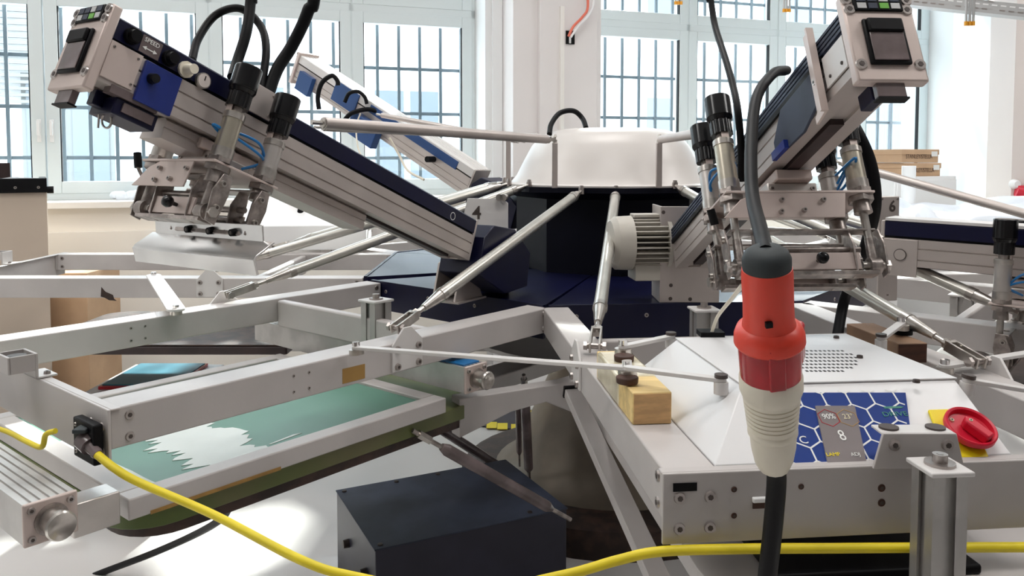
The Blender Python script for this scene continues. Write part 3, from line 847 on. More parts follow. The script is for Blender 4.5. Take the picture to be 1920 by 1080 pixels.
# ================================================================ squeegee carriages
def carriage(F, xc, lab, spread=.15, full=True, drop=0.0, plate_full=True):
    t = empty('squeegee_carriage', F @ Vector((xc, 0, -.06)), lab, 'squeegee carriage')
    G = F @ Matrix.Translation((xc, 0, 0))
    MB(G).box((-.07, .07), (-.040, .040), (-.030, -.007)).build('saddle', 'pinkish_alu', t, bevel=.003)
    MB(G).box((-.05, .05), (-.055, .055), (-.058, -.030)).build('saddle_block', 'alu', t, bevel=.003)
    b = BL(G)
    for y in (-.045, .045):
        b.bolt((.05, y, -.044), (1, 0, 0), .006, .003)
    b.build('bolts', 'screw', t)
    # mounting plate, folded
    zp = -.062
    MB(G @ Matrix.Translation((0, 0, zp - .005))).prism([(-.085, -spread - .02), (.085, -spread - .02), (.085, spread + .02), (-.085, spread + .02)], 0, .005).build('mount_plate', 'pinkish_alu', t, bevel=.001)
    C = G @ Matrix(((0, 0, 1, .080), (1, 0, 0, 0), (0, 1, 0, 0), (0, 0, 0, 1)))  # poly (y,z) extruded along x
    fl = MB(C).prism([(-spread + .045, zp - .005), (spread - .045, zp - .005), (spread - .055, zp - .060), (-spread - .03, zp - .060), (-spread + .01, zp - .02)], 0, .004)
    fl.build('front_flange', 'pinkish_alu', t, bevel=.001)
    b = BL(G)
    for (y, z) in ((-.045, zp - .022), (.045, zp - .022), (-.0, zp - .045), (-.05, zp - .048)): b.bolt((.084, y, z), (1, 0, 0), .0055, .008)
    b.build('bolts', 'screw', t)
    for ix, x in enumerate((.058, -.058)):
        for sg in (-1, 1):
            y = sg * spread; hz = (.018 if sg < 0 else 0) - (.012 if ix else 0)
            cyl = MB(G).cyl((x, y, -.048), (x, y, .048 + hz), .0205, n=26).build('cylinder', 'gold_steel' if ix == 0 else 'alu', t)
            MB(G).cyl((x, y, -.052), (x, y, -.030), .0225, n=26).build('lower_band', 'steel', cyl)
            MB(G).cyl((x, y, .034 + hz), (x, y, .046 + hz), .0225, n=26).build('upper_band', 'steel', cyl)
            MB(G).cyl((x, y, .046 + hz), (x, y, .062 + hz), .013, n=20).build('neck', 'worn_steel', cyl)
            MB(G).box((x + .016, x + .019), (y - .008, y + .008), (.036 + hz, .078 + hz)).build('stop_tab', 'pinkish_alu', cyl)
            kn = MB(G)
            ribs = []
            for i in range(36):
                r = .0240 if i % 3 else .0222
                q = 2 * PI * i / 36; ribs.append((x + r * math.cos(q), y + r * math.sin(q)))
            kn.prism(ribs, .060 + hz, .096 + hz)
            kn.cyl((x, y, .092 + hz), (x, y, .100 + hz), .0245, .0285, n=28)
            kn.build('scale_knob', 'gloss_black', cyl)
            MB(G).cyl((x, y, .100 + hz), (x, y, .152 + hz), .0285, n=32).build('black_cap', 'gloss_black', cyl, bevel=.003)
            nu = MB(G).cyl((x, y, zp + .001), (x, y, zp + .012), .025, n=6).cyl((x, y, zp - .018), (x, y, zp - .006), .027, n=6)
            nu.cyl((x, y, zp - .042), (x, y, zp - .018), .019, .017, n=24)
            nu.build('lock_nut', 'worn_steel', t)
            MB(G).cyl((x, y, zp - .105 - drop), (x, y, zp - .04), .0085, n=16).build('piston_rod', 'steel', t)
            cvm = MB(G).cyl((x, y, zp - .155 - drop), (x, y, zp - .10 - drop), .011, .0095, n=16)
            cvm.cyl((x, y - .012, zp - .158 - drop), (x, y + .012, zp - .158 - drop), .017, n=20)
            cvm.build('rod_eye', 'worn_steel', t)
            MB(G).cyl((x, y - .026, zp - .158 - drop), (x, y + .026, zp - .158 - drop), .0085, n=12).cyl((x, y + sg * .022, zp - .158 - drop), (x, y + sg * .032, zp - .158 - drop), .012, n=6).build('pivot_bolt', 'steel', t)
    # linkage cage
    za = zp - .085 - drop; zc = zp - .165 - drop
    for ix, x in enumerate((.05, -.05)):
        MB(G).box((x - .016, x + .016), (-spread - .015, spread + .015), (za + .002, za + .006)).build('top_strap', 'worn_steel', t, bevel=.001)
        for (dz, r) in ((-.035, .0065), (-.058, .006)):
            MB(G).cyl((x, -spread + .02, za + dz), (x, spread - .02, za + dz), r, n=14).build('cross_rod', 'worn_steel', t)
        MB(G).box((x - .003 + (.012 if ix == 0 else -.012), x + .003 + (.012 if ix == 0 else -.012)), (-spread + .03, spread - .03), (zc - .002, zc + .034)).build('back_bar', 'pinkish_alu', t, bevel=.001)
        MB(G).box((x - .014, x + .020), (-spread - .005, spread + .005), (zc - .014, zc - .006)).build('holder_rail', 'worn_steel', t, bevel=.001)
        for sg in (-1, 1):
            for dy in (.0, .020):
                yy = sg * (spread - .042 + dy * 1.0) if dy == 0 else sg * (spread + .024)
                P2 = G @ Matrix(((1, 0, 0, 0), (0, 0, 1, yy), (0, 1, 0, 0), (0, 0, 0, 1)))
                MB(P2).prism([(x - .014, za + .008), (x + .008, za + .008), (x + .022, za - .03), (x + .018, zc - .012), (x - .006, zc - .016), (x - .018, za - .03)], -.002, .002).build('link_plate', 'worn_steel', t, bevel=.0008)
            bb = BL(G)
            for dz in (.0, -.05): bb.bolt((x + .004, sg * (spread + .026), za - .012 + dz), (0, sg, 0), .007, .006)
            bb.build('bolts', 'steel', t)
    kb = MB(G); 
    kb.lathe([(.004, 0), (.0045, .010), (.010, .014), (.0125, .021), (.0105, .029), (.004, .033)], 20, G @ Matrix.Translation((.066, .02, zc + .016)) @ Matrix.Rotation(PI / 2, 4, 'Y'))
    kb.build('ball_knob', 'gloss_black', t)
    lv = MB(G).tubep([(.05, -spread - .03, za - .02), (.07, -spread - .045, za + .01), (.075, -spread - .05, za + .02)], .004, 8).build('lever_stem', 'worn_steel', t)
    MB(G).tubep([(.072, -spread - .047, za + .014), (.08, -spread - .055, za + .045)], .0085, 12).build('lever_grip', 'black', t)
    # air hoses
    for k in range(4):
        sg = 1 if k % 2 else -1
        MB(G).curve([(.03, sg * (spread - .03), -.035 + .01 * k), (.03 + .02 * k, sg * (spread - .01), .01), (-.01, sg * (spread + .012), .02 - .01 * k), (-.045, sg * (spread - .005), -.02), (-.02, sg * .07, -.045)], .003, 8, 8).build('air_hose', 'blue_tube', t)
    return t, G, zc
cA, GA, zcA = carriage(Fa, .90, 'squeegee carriage under the big left arm, four black capped cylinders', spread=.102, drop=-.055)
# flood bar / squeegee sheet under the left carriage
GB = GA @ Matrix.Translation((-.030, 0.005, zcA + .004)) @ Matrix.Rotation(math.radians(24), 4, 'Y')
cs_ = MB(GB).box((-.002, .002), (-.19, .175), (-.028, .006)).build('clamp_strip', 'blade', cA, bevel=.001)
s = BL(GB)
for y in (-.06, .015, .09): s.bolt((.002, y, -.012), (1, 0, 0), .0085, .012)
s.build('bolts', 'black', cs_)
bl = GB @ Matrix.Translation((0, 0, -.026))
sh = [(0, 0), (.045, -.022), (.052, -.030), (.046, -.062), (.040, -.060), (.046, -.031), (.042, -.026), (-.004, -.003)]
PB = bl @ Matrix(((1, 0, 0, 0), (0, 0, -1, 0), (0, 1, 0, 0), (0, 0, 0, 1)))
MB(PB).prism(sh, -.205, .205).build('blade_sheet', 'blade', cA, bevel=.001)
cC, GC, zcC = carriage(Fc, LC * .60, 'squeegee carriage under the right raised arm, directly behind the red plug', spread=.142)
cD, GD, zcD = carriage(Fd, .37, 'squeegee carriage of the level arm at the right picture edge', spread=.13)

# ================================================================ control cabinet on front arm
cc = empty('control_cabinet', atz(1600, 800, 1.0), 'white control cabinet with sloped front, blue hexagon panel and vent holes', 'control cabinet')
zl = 1.08
_l = loc(FC, atz(1392, 722, zl)); _r = loc(FC, atz(1800, 715, zl)); _b = loc(FC, atz(1282, 636, zl))
Ld, Lc = FC @ Vector((_l.x, _l.y, zl)), FC @ Vector((_l.x, _r.y, zl))
La, Lb = FC @ Vector((_b.x, _l.y - .005, zl)), FC @ Vector((_b.x, _r.y - .01, zl))
Ba, Bb, Bc, Bd = Vector((La.x - .09, La.y + .02, 1.0)), Vector((Lb.x + .02, Lb.y + .02, 1.0)), FC @ Vector((2.268, .125, 1.0)), FC @ Vector((2.268, -.343, 1.0))
vs = [Ba, Bb, Bc, Bd]
low = [v - Vector((0, 0, .09)) for v in vs]
m = MB(); m.add([*low, *vs, La, Lb, Lc, Ld], [(3, 2, 1, 0), (0, 1, 5, 4), (1, 2, 6, 5), (2, 3, 7, 6), (3, 0, 4, 7), (4, 5, 9, 8), (5, 6, 10, 9), (6, 7, 11, 10), (7, 4, 8, 11), (8, 9, 10, 11)])
m.build('housing', 'lid_paint', cc, bevel=.0015)
up_ = Vector((0, 0, .003))
m = MB(); k4 = [La, Lb, Lc, Ld]; ctr = sum(k4, Vector()) / 4
k4 = [p + (p - ctr).normalized() * .004 for p in k4]
m.add([*k4, *[p + up_ for p in k4]], [(3, 2, 1, 0), (4, 5, 6, 7), (0, 1, 5, 4), (1, 2, 6, 5), (2, 3, 7, 6), (3, 0, 4, 7)])
lid = m.build('lid', 'lid_paint', cc, bevel=.001)
h = MB()
for i in range(15):
    for j in range(7):
        p = atz(1488 + i * 8.3 + (j % 2) * 0, 658 + j * 6.3, zl + .003)
        if abs(i - 7) + abs(j - 3) * 1.2 < 8.6:
            h.box((p.x - .0022, p.x + .0022), (p.y - .0042, p.y + .0042), (zl + .0028, zl + .0034))
h.build('vent_slots', 'black', lid, kind='stuff')
s = BL()
for (px, py) in ((1612, 671), (1718, 717), (1568, 634)): s.bolt(atz(px, py, zl + .003), (0, 0, 1), .006, .005)
s.build('screws', 'screw_dark', lid)
# sloped front plane
nF = (Bc - Bd).cross(Ld - Bd).normalized()
if nF.y > 0: nF = -nF
fo = Bd
xF = (Bc - Bd).normalized()
FP = FR(fo, xF, z=nF)    # x right, y up the slope, z outwards
if (FP.inverted() @ Ld).y < 0: FP = FR(fo, xF, y=(Ld - Bd))
def onp(px, py): 
    q = FP.inverted() @ atp(px, py, fo, nF); return q.x, q.y
ca, cb_, cc_, cd_ = onp(1440, 738), onp(1697, 738), onp(1716, 884), onp(1430, 884)
pan = MB(FP).prism([cd_, cc_, cb_, ca], .0005, .0025).build('blue_panel', 'panel_blue', cc)
# hexagon lines
x0 = min(cd_[0], ca[0]); x1 = cc_[0]; y0 = cd_[1]; y1 = ca[1]
hexl = MB(FP); R = .0235
import itertools
def inside(p):
    if not (y0 <= p[1] <= y1): return False
    tt = (p[1] - y0) / (y1 - y0)
    return cd_[0] + (ca[0] - cd_[0]) * tt <= p[0] <= cc_[0] + (cb_[0] - cc_[0]) * tt
def clipseg(a, b, n=24):
    pts = [(a[0] + (b[0] - a[0]) * i / n, a[1] + (b[1] - a[1]) * i / n) for i in range(n + 1)]
    ins = [p for p in pts if inside(p)]
    return (ins[0], ins[-1]) if len(ins) >= 2 else None
segs = set()
hx = R * math.sqrt(3)
for j in range(-1, 8):
    for i in range(-1, 9):
        cx = cb_[0] - .022 - (i - .0) * hx - (hx / 2 if j % 2 else 0); cy = y1 - .018 - (j - 1) * 1.5 * R + .0
        vv = [(cx + R * math.sin(k * PI / 3), cy + R * math.cos(k * PI / 3)) for k in range(6)]
        for k in range(6):
            a_, b2 = vv[k], vv[(k + 1) % 6]
            key = tuple(sorted(((round(a_[0], 4), round(a_[1], 4)), (round(b2[0], 4), round(b2[1], 4)))))
            if key in segs: continue
            segs.add(key)
            c = clipseg(*key)
            if c:
                (ax_, ay), (bx, by) = c; dx, dy = bx - ax_, by - ay; l = math.hypot(dx, dy)
                if l < 1e-4: continue
                nx, ny = -dy / l * .0013, dx / l * .0013
                hexl.prism([(ax_ + nx, ay + ny), (ax_ - nx, ay - ny), (bx - nx, by - ny), (bx + nx, by + ny)], .0025, .0029)
hexl.build('hexagon_lines', 'label_white', pan, kind='stuff')
sa, sb, sc_, sd = onp(1527, 765), onp(1601, 765), onp(1624, 876), onp(1551, 876)
scr = MB(FP).prism([sd, sc_, sb, sa], .0025, .0055).build('display', 'screen_grey', cc)
def ptext(nm, s_, px, py, size, m_, par=scr, sx=1.0, z=.006):
    q = onp(px, py); 
    return text(nm, s_, size, FP @ Matrix.Translation((q[0], q[1], z)), m_, par, sx=sx)
ptext('humidity_reading', '90%', 1552, 786, .015, 'label_white', sx=.85)
ptext('temperature_reading', '23°', 1588, 786, .014, 'tape', sx=.9)
ptext('large_digit', '8', 1577, 822, .028, 'label_white', sx=.8)
ptext('lamp_lettering', 'LAMP', 1560, 857, .009, 'yellow')
ptext('adj_lettering', 'ADJ', 1602, 857, .009, 'label_white')
ptext('drive_lettering', 'DRIVE', 1677, 779, .013, 'cyan_green', par=pan, z=.003, sx=1.2)
q = onp(1675, 766); MB(FP).prism([(q[0] - .017, q[1] - .002), (q[0] + .011, q[1] - .002), (q[0] + .017, q[1]), (q[0] + .011, q[1] + .002), (q[0] - .017, q[1] + .002)], .0025, .0031).build('arrow_logo', 'cyan_green', pan)
ptext('degree_lettering', '°C', 1501, 828, .02, 'label_white', par=pan, z=.003)
for (px, py, m_) in ((1552, 788, 'red_dark'), (1588, 788, 'brass')):
    q = onp(px, py); hm = MB(FP)
    for k in range(6):
        a1 = k * PI / 3; a2 = (k + 1) * PI / 3; r1, r2 = .0165, .0175
        hm.prism([(q[0] + r1 * math.sin(a1), q[1] + r1 * math.cos(a1)), (q[0] + r1 * math.sin(a2), q[1] + r1 * math.cos(a2)),
                  (q[0] + r2 * math.sin(a2), q[1] + r2 * math.cos(a2)), (q[0] + r2 * math.sin(a1), q[1] + r2 * math.cos(a1))], .0056, .006)
    hm.build('reading_hexagon', m_, scr)
# main switch
ya, yb, yc, yd = onp(1738, 772), onp(1812, 770), onp(1853, 864), onp(1775, 862)
sw = MB(FP).prism([yd, yc, yb, ya], .0005, .006).build('switch_plate', 'yellow', cc, bevel=.002)
q = onp(1810, 818)
FS = FP @ Matrix.Translation((q[0], q[1], .006)) @ Matrix.Diagonal((.92, .92, .92, 1))
MB(FS).lathe([(.026, 0), (.034, .004), (.0415, .012), (.0415, .020), (.0395, .022), (.036, .0205), (.034, .012), (.020, .010), (.0005, .010)], 48).build('rotary_dial', 'switch_red', sw)
MB(FS @ Matrix.Rotation(math.radians(28), 4, 'Z')).prism([(-.009, -.034), (.009, -.034), (.009, .008), (0, .016), (-.009, .008)], .010, .030).build('rotary_grip', 'switch_red', sw, bevel=.003)
BL(FS).bolt((-.020, .020, .0105), (0, 0, 1), .0035, .003).bolt((-.002, .004, .030), (0, 0, 1), .003, .001).build('screws', 'tape', sw)
# front bracket and post
zt = 1.04
fp = empty('front_bracket', atz(1720, 885, 1.0), 'grey cast bracket with two round pads on the front plate before the red switch', 'bracket')
bx0, bx1 = at(1640, 888, 1.14).x, at(1812, 888, 1.14).x
zq = at(1700, 815, 1.14).z; z0_ = 1.0
FBk = FR((bx0, 1.15, 0), (1, 0, 0), z=(0, 0, 1)) @ Matrix(((1, 0, 0, 0), (0, 0, -1, 0), (0, 1, 0, 0), (0, 0, 0, 1)))
Wd = bx1 - bx0
MB(FBk).prism([(0, z0_), (Wd, z0_), (Wd * .90, zq), (Wd * .10, zq)], 0, .006).build('front_web', 'frame_paint', fp, bevel=.001)
MB().box((bx0 + Wd * .10, bx1 - Wd * .10), (1.148, 1.185), (zq - .004, zq)).build('top_flange', 'pale_paint', fp, bevel=.001)
for x in (bx0 + Wd * .24, bx1 - Wd * .24):
    MB().cyl((x, 1.168, zq), (x, 1.168, zq + .003), .014).build('pad', 'screw_dark', fp)
BL(FBk).bolt((Wd * .22, (z0_ + zq) / 2 + .01, .006), (0, 0, 1), .009, .004).bolt((Wd * .80, (z0_ + zq) / 2 + .01, .006), (0, 0, 1), .009, .004).build('bolts', 'screw', fp)
# big post in front of the plate
Fpost = FR((0, 0, 0), (math.cos(math.radians(5)), math.sin(math.radians(5)), 0), z=(0, 0, 1))
pc = at(1762, 880, 1.085)
q = loc(Fpost, pc)
post(Fpost, q.x, q.y, .80, pc.z, 'large extruded post with square bolted cap in front of the control cabinet', w=.050)
# slot, holes and lug in the front plate
pl = FC
s = BL(pl)
slot = MB(pl).box((2.296, 2.2975), (-.415, -.380), (ZF - .025, ZF - .013)).build('slot', 'black', empty('plate_slot', pl @ Vector((2.297, -.40, ZF - .02)), 'short black slot at upper left corner of the front plate', 'slot'))
hl = empty('plate_hooks', FC @ Vector((2.3, -.3, ZF - .05)), 'small white tab poking through the front plate beside the black cable', 'tab')
a = loc(FC, at(1412, 938, 1.13)); 
MB(FC).box((2.296, 2.303), (a.y, a.y + .03), (ZF - .045, ZF - .037)).build('tab', 'white', hl, bevel=.002)
MB(FC).box((2.2955, 2.2975), (a.y + .002, a.y + .026), (ZF - .055, ZF - .045)).build('notch', 'wood_dark', hl)
for (px, py) in ((1373, 914), (1373, 963), (1504, 914), (1664, 923), (1664, 951)):
    pp = loc(FC, at(px, py, 1.14)); s.bolt((2.296, pp.y, pp.z), (1, 0, 0), .0045 if px < 1600 else .006, .0012)
s.build('holes', 'wood_dark', hl)

# ================================================================ wood blocks
def wood_block(fr, x, y, z, lab, m1, m2):
    t = empty('wood_block', fr @ Vector(((x[0] + x[1]) / 2, (y[0] + y[1]) / 2, z[0])), lab, 'wood block')
    MB(fr).box(x, y, z).build('timber', m1, t, bevel=.002)
    MB(fr).box((x[1], x[1] + .0015), (y[0] + .002, y[1] - .002), (z[0] + .002, z[1] - .002)).build('end_grain', m2, t)
    return t
q0 = loc(FC, atz(1186, 797, 1.0)); q1 = loc(FC, atz(1262, 797, 1.0))
wb1 = wood_block(FC, (q0.x - .30, q0.x), (q0.y, q0.y + .068), (1.0, 1.055), 'yellow taped pine block clamped on the left bar of the front frame', 'wood', 'wood_end')
yq = q0.y + .034
MB(FC).box((q0.x - .29, q0.x - .10), (q0.y - .002, q0.y + .070), (1.0, 1.057)).build('clear_tape', 'tape', wb1, bevel=.006, bsub=3)
for (px, py) in ((1170, 672), (1176, 713)):
    p = atz(px, py, 1.062)
    MB().cyl((p.x, p.y, 1.057), (p.x, p.y, 1.069), .019, .020, n=24).build('black_disc', 'wood_dark', wb1, bevel=.002)
q0 = loc(FC, atz(1686, 682, 1.0)); 
wb2 = wood_block(FC, (q0.x - .22, q0.x), (q0.y - .005, q0.y + .065), (1.0, 1.045), 'dark brown wood block clamped on the right bar of the front frame', 'wood_brown', 'wood_dark')
p = atz(1692, 622, 1.05); MB().cyl((p.x, p.y, 1.045), (p.x, p.y, 1.058), .022, n=24).build('black_disc', 'black', wb2)

# ================================================================ flat link bars
def link(p0, p1, lab, w_=.018, h_=.007, caps=(1, 1), m_='pale_paint'):
    p0 = Vector(p0); p1 = Vector(p1); d = p1 - p0; L = d.length
    t = empty('link_bar', p0, lab, 'link bar')
    F = FR(p0, d, z=(0, 0, 1))
    pts = []
    for k in range(9): a = PI / 2 + k * PI / 8; pts.append((math.cos(a) * w_ / 2, math.sin(a) * w_ / 2))
    for k in range(9): a = -PI / 2 + k * PI / 8; pts.append((L + math.cos(a) * w_ / 2, math.sin(a) * w_ / 2))
    MB(F).prism(pts, -h_ / 2, h_ / 2).build('bar', m_, t, bevel=.001)
    for c, x in zip(caps, (0, L)):
        if c == 1:
            MB(F).cyl((x, 0, h_ / 2), (x, 0, h_ / 2 + .006), .011, n=20).build('cap', 'screw_dark', t)
            MB(F).cyl((x, 0, -h_ / 2 - .02), (x, 0, -h_ / 2), .012, n=20).build('joint', 'pale_paint', t)
        elif c == 2:
            MB(F).cyl((x, 0, h_ / 2), (x, 0, h_ / 2 + .010), .009, n=16).build('cap', 'chrome', t)
            MB(F).cyl((x, 0, -h_ / 2 - .012), (x, 0, -h_ / 2), .017, n=20).build('joint', 'steel', t)
    return t
link(atz(668, 652, 1.022), atz(1176, 690, 1.078), 'long pale flat link bar from left frame arm to the yellow wood block', w_=.02, caps=(2, 2))
link(atz(1178, 690, 1.085), atz(1352, 712, 1.085), 'flat link bar from the yellow wood block to the cabinet corner', caps=(0, 1))
link(atz(1168, 650, 1.075), atz(1258, 631, 1.075), 'short flat link bar behind the yellow wood block', caps=(2, 1))
link(atz(288, 517, 1.022), atz(330, 580, 1.022), 'short flat link bar between the two left frame bars', caps=(2, 2), w_=.05)
link(atz(1772, 686, 1.018), atz(2010, 650, 1.018), 'flat link bar leaving right from the dark wood block', caps=(2, 2), w_=.024)
link(atz(1815, 713, 1.08), atz(2050, 752, 1.05), 'flat link bar at right edge starting at cabinet corner', caps=(1, 2))
link(atz(1652, 634, 1.075), atz(1690, 606, 1.075), 'stubby link bar over the dark wood block', caps=(1, 2))

# ================================================================ left screen, pallet, locks
sc = empty('green_screen', FA @ Vector((1.85, 0, .83)), 'aluminium printing screen with green mesh and white ink, under the left frame', 'printing screen')
u0, u1, vv = 1.45, 2.27, .445
f = MB(FA)
VF = -.30
f.box((u0, u1), (vv - .045, vv), (.792, .832)).box((u0, u1), (VF, VF + .045), (.792, .832))
f.box((u0, u0 + .045), (VF + .045, vv - .045), (.792, .832)).box((u1 - .045, u1), (VF + .045, vv - .045), (.792, .832))
f.build('screen_frame', 'frame_paint', sc, bevel=.003)
MB(FA).box((u0 + .04, u1 - .04), (VF + .04, vv - .04), (.822, .824)).build('mesh', 'mesh_green', sc)
# white ink with ragged edges
random.seed(3)
def ragged(ua, ub, va, vb, nn, amp):
    pts = []
    for i in range(nn): pts.append((ua + amp * math.sin(i * .35) * .8 + random.uniform(-amp, amp) * (1.1 if i % 3 == 0 else .3), va + (vb - va) * i / (nn - 1)))
    for i in range(nn): pts.append((ub + random.uniform(-amp, amp) * (1 if i % 2 else .2), vb - (vb - va) * i / (nn - 1)))
    return pts
MB(FA).prism(ragged(1.93, 2.10, VF + .05, .395, 64, .028), .8242, .8252).build('white_ink', 'ink_white', sc)
MB(FA).prism(ragged(2.19, 2.225, .0, .39, 9, .01), .8242, .8250).build('ink_smear', 'ink_white', sc)
MB(FA).prism([(1.86, .36), (1.93, .372), (1.93, .376), (1.84, .366)], .8242, .825).build('ink_streak', 'ink_white', sc)
MB(FA).prism([(1.60, .02), (1.66, .05), (1.665, .045), (1.61, .01)], .8242, .825).build('yellow_smear', 'yellow', sc)
pl = empty('pallet', FA @ Vector((1.85, 0, .74)), 'long olive green pallet board with dark worn edge under the green screen', 'pallet')
def rrect(ua, ub, va, vb, r, n=6):
    pts = []
    for (cx, cy, a0) in ((ub - r, vb - r, 0), (ua + .01, vb - .01, 90), (ua + .01, va + .01, 180), (ub - r, va + r, 270)):
        rr_ = r if cx == ub - r else .01
        for k in range(n + 1):
            a = math.radians(a0 + 90 * k / n); pts.append((cx + rr_ * math.cos(a), cy + rr_ * math.sin(a)))
    return pts
MB(FA).prism(rrect(1.25, 2.27, -.36, .430, .10), .752, .790).build('board', 'olive_green', pl, bevel=.002)
MB(FA).prism(rrect(1.26, 2.25, -.35, .422, .10), .728, .752).build('base_board', 'rust_brown', pl, bevel=.002)
MB(FA).box((1.95, 2.23), (.4455, .4470), (.792, .799)).build('ochre_dirt', 'ochre', pl)  # ochre dirt along the lower edge of the screen frame
def lockbar(F, u, v0, v1, z, lab, strip=None):
    t = empty('screen_lock', F @ Vector((u, v1, z - .03)), lab, 'screen clamp')
    h = .034; wv = .040
    G = F @ Matrix(((0, 1, 0, u), (1, 0, 0, 0), (0, 0, 1, z), (0, 0, 0, 1)))   # x along v
    PX = F @ Matrix(((1, 0, 0, u), (0, 0, -1, 0), (0, 1, 0, z), (0, 0, 0, 1)))  # poly (u,z), extrude -v
    top = []
    for k in range(5):
        c = wv - .012 - k * .014; top += [(c + .003, h), (c + .002, h - .003), (c - .002, h - .003), (c - .003, h)]
    MB(PX).prism([(-wv, -h), (wv, -h), (wv, h)] + top + [(-wv, h)], -v1, -v0).build('extrusion', 'alu_ext', t)
    ep = MB(PX).box((-wv - .002, wv + .002), (-h - .002, h + .002), (-v1 - .008, -v1)).build('end_plate', 'pinkish_alu', t, bevel=.003)
    b = BL(F)
    for (a, c) in ((-.030, .024), (.030, .024), (-.030, -.024), (.030, -.024)): b.bolt((u + a, v1 + .008, z + c), (0, 1, 0), .0065, .004)
    b.build('bolts', 'screw', ep)
    MB(F @ Matrix.Translation((u, v1 + .008, z)) @ Matrix.Rotation(-PI / 2, 4, 'X')).lathe([(.0265, 0), (.0265, .004)], 32).build('seat_ring', 'worn_steel', ep)
    MB(F @ Matrix.Translation((u, v1 + .012, z)) @ Matrix.Rotation(-PI / 2, 4, 'X')).lathe([(.020, 0), (.020, .022), (.0235, .026), (.0245, .036), (.022, .040), (.016, .037), (.010, .034), (.0005, .034)], 36).build('knob', 'steel', t)
    if strip:
        MB(F).box((u - .03, u + .03), (v1 - .16, v1 - .01), (z + h, z + h + .004)).build('blue_strip', 'blue_tube', t)
    return t
lockbar(FA, 2.412, -.5, .475, .858, 'ribbed aluminium clamp with round knob at lower left corner')
lockbar(FA, 1.375, -.5, .475, .875, 'ribbed aluminium clamp with round knob and blue strip at inner end of the green screen', strip=1)
MB(FA).box((2.29, 2.37), (.405, .46), (.80, .86)).build('clamp_jaw', 'alu', bpy.data.objects['screen_lock'], bevel=.003)
for k in 'BCD':
    F = SF(STN[k][0])
    t = empty('pallet', F @ Vector((1.85, 0, .74)), {'B': 'dark brown pallet board seen edge on under the far left frame arm', 'C': 'dark pallet board below the control cabinet front plate', 'D': 'pallet board below the right frame arm'}[k], 'pallet')
    zq_ = .69 if k == 'B' else .80
    MB(F).prism(rrect(1.3, 2.34, -.36, .36, .10), zq_, zq_ + .03).build('board', 'dark_maroon' if k != 'C' else 'frame_paint', t, bevel=.002)
    if k != 'C': MB(F).prism(rrect(1.31, 2.33, -.35, .35, .10), zq_ + .03, zq_ + .037).build('top_sheet', 'rust_brown', t, bevel=.002)
    else: MB(F).box((2.12, 2.30), (-.26, .06), (zq_ + .03, zq_ + .045)).build('squeegee_strip', 'black', t, bevel=.004)
# lower carousel
lw = empty('lower_carousel', HUB + Vector((0, 0, .70)), 'grey lower turntable ring and arms beneath the frames', 'turntable')
MB(Matrix.Translation(HUB)).lathe([(.28, .62), (.30, .70), (.62, .70), (.62, .715), (.20, .715)], 40).build('ring', 'frame_paint', lw)
for k, (deg, R) in STN.items():
    F = SF(deg)
    MB(F).box((.25, 1.55), (-.06, .06), (.63, .685)).build('arm', 'frame_paint', lw, bevel=.004)
g0, g1, g2, g3 = at(862, 748, 2.12), at(1122, 700, 2.36), at(1122, 792, 2.36), at(862, 822, 2.12)
dg = Vector((g1.x - g0.x, g1.y - g0.y, 0)).normalized(); GP = FR((g0.x, g0.y, 0), dg, z=(0, 0, 1)) @ Matrix(((1, 0, 0, 0), (0, 0, -1, 0), (0, 1, 0, 0), (0, 0, 0, 1)))
LG = math.hypot(g1.x - g0.x, g1.y - g0.y)
MB(GP).prism([(0, g3.z), (.16, g3.z + .045), (LG * .6, g3.z + .055), (LG, g2.z), (LG, g1.z), (LG * .75, g1.z - .012), (0, g0.z)], -.05, 0).build('side_web', 'frame_paint', lw, bevel=.003)
# flat diagonal bar in the middle foreground
a_, b_ = at(1073, 735, 2.02), at(1245, 1110, 1.42)
t = empty('support_bar', b_, 'pale flat bar slanting down toward the viewer at picture centre', 'support bar')
Fq = FR(a_, b_ - a_, z=(0, 0, 1)); Lq = (b_ - a_).length
MB(Fq).box((0, Lq), (-.021, .021), (-.012, .012)).build('bar', 'frame_paint', t, bevel=.002)
MB(Fq).box((-.006, .004), (-.023, .023), (-.014, .016)).build('end_cap', 'black', t)
# struts
def strut(p0, p1, r, lab):
    p0, p1 = Vector(p0), Vector(p1); d = (p1 - p0).normalized()
    t = empty('strut', p1, lab, 'strut')
    MB().cyl(p0 + d * .02, p1 - d * .05, r, n=20).cyl(p0, p0 + d * .02, r * .6, r, n=20).cyl(p1 - d * .05, p1 - d * .03, r, r * .5, n=20).build('tube', 'dark_smoke', t)
    MB().cyl(p0 - d * .10, p0, r * .38, n=10).build('rod', 'worn_steel', t)
    MB().cyl(p1 - d * .03, p1 + d * .05, r * .38, n=10).build('rod', 'worn_steel', t)
    MB().cyl(p0 - d * .08, p0 - d * .04, r * .7, n=6).build('nut', 'steel', t)
strut(at(828, 838, 2.02), at(1048, 962, 2.22), .016, 'dark tubular strut crossing over the slate floor box')
strut(at(820, 800, 2.75), at(955, 888, 3.0), .018, 'dark tubular strut behind the one over the floor box')
strut(at(984, 740, 2.7), at(992, 892, 2.95), .017, 'upright dark tube strut right of the slanting pair')
strut(at(971, 760, 2.9), at(974, 860, 3.1), .011, 'thin dark tube strut beside the upright one')
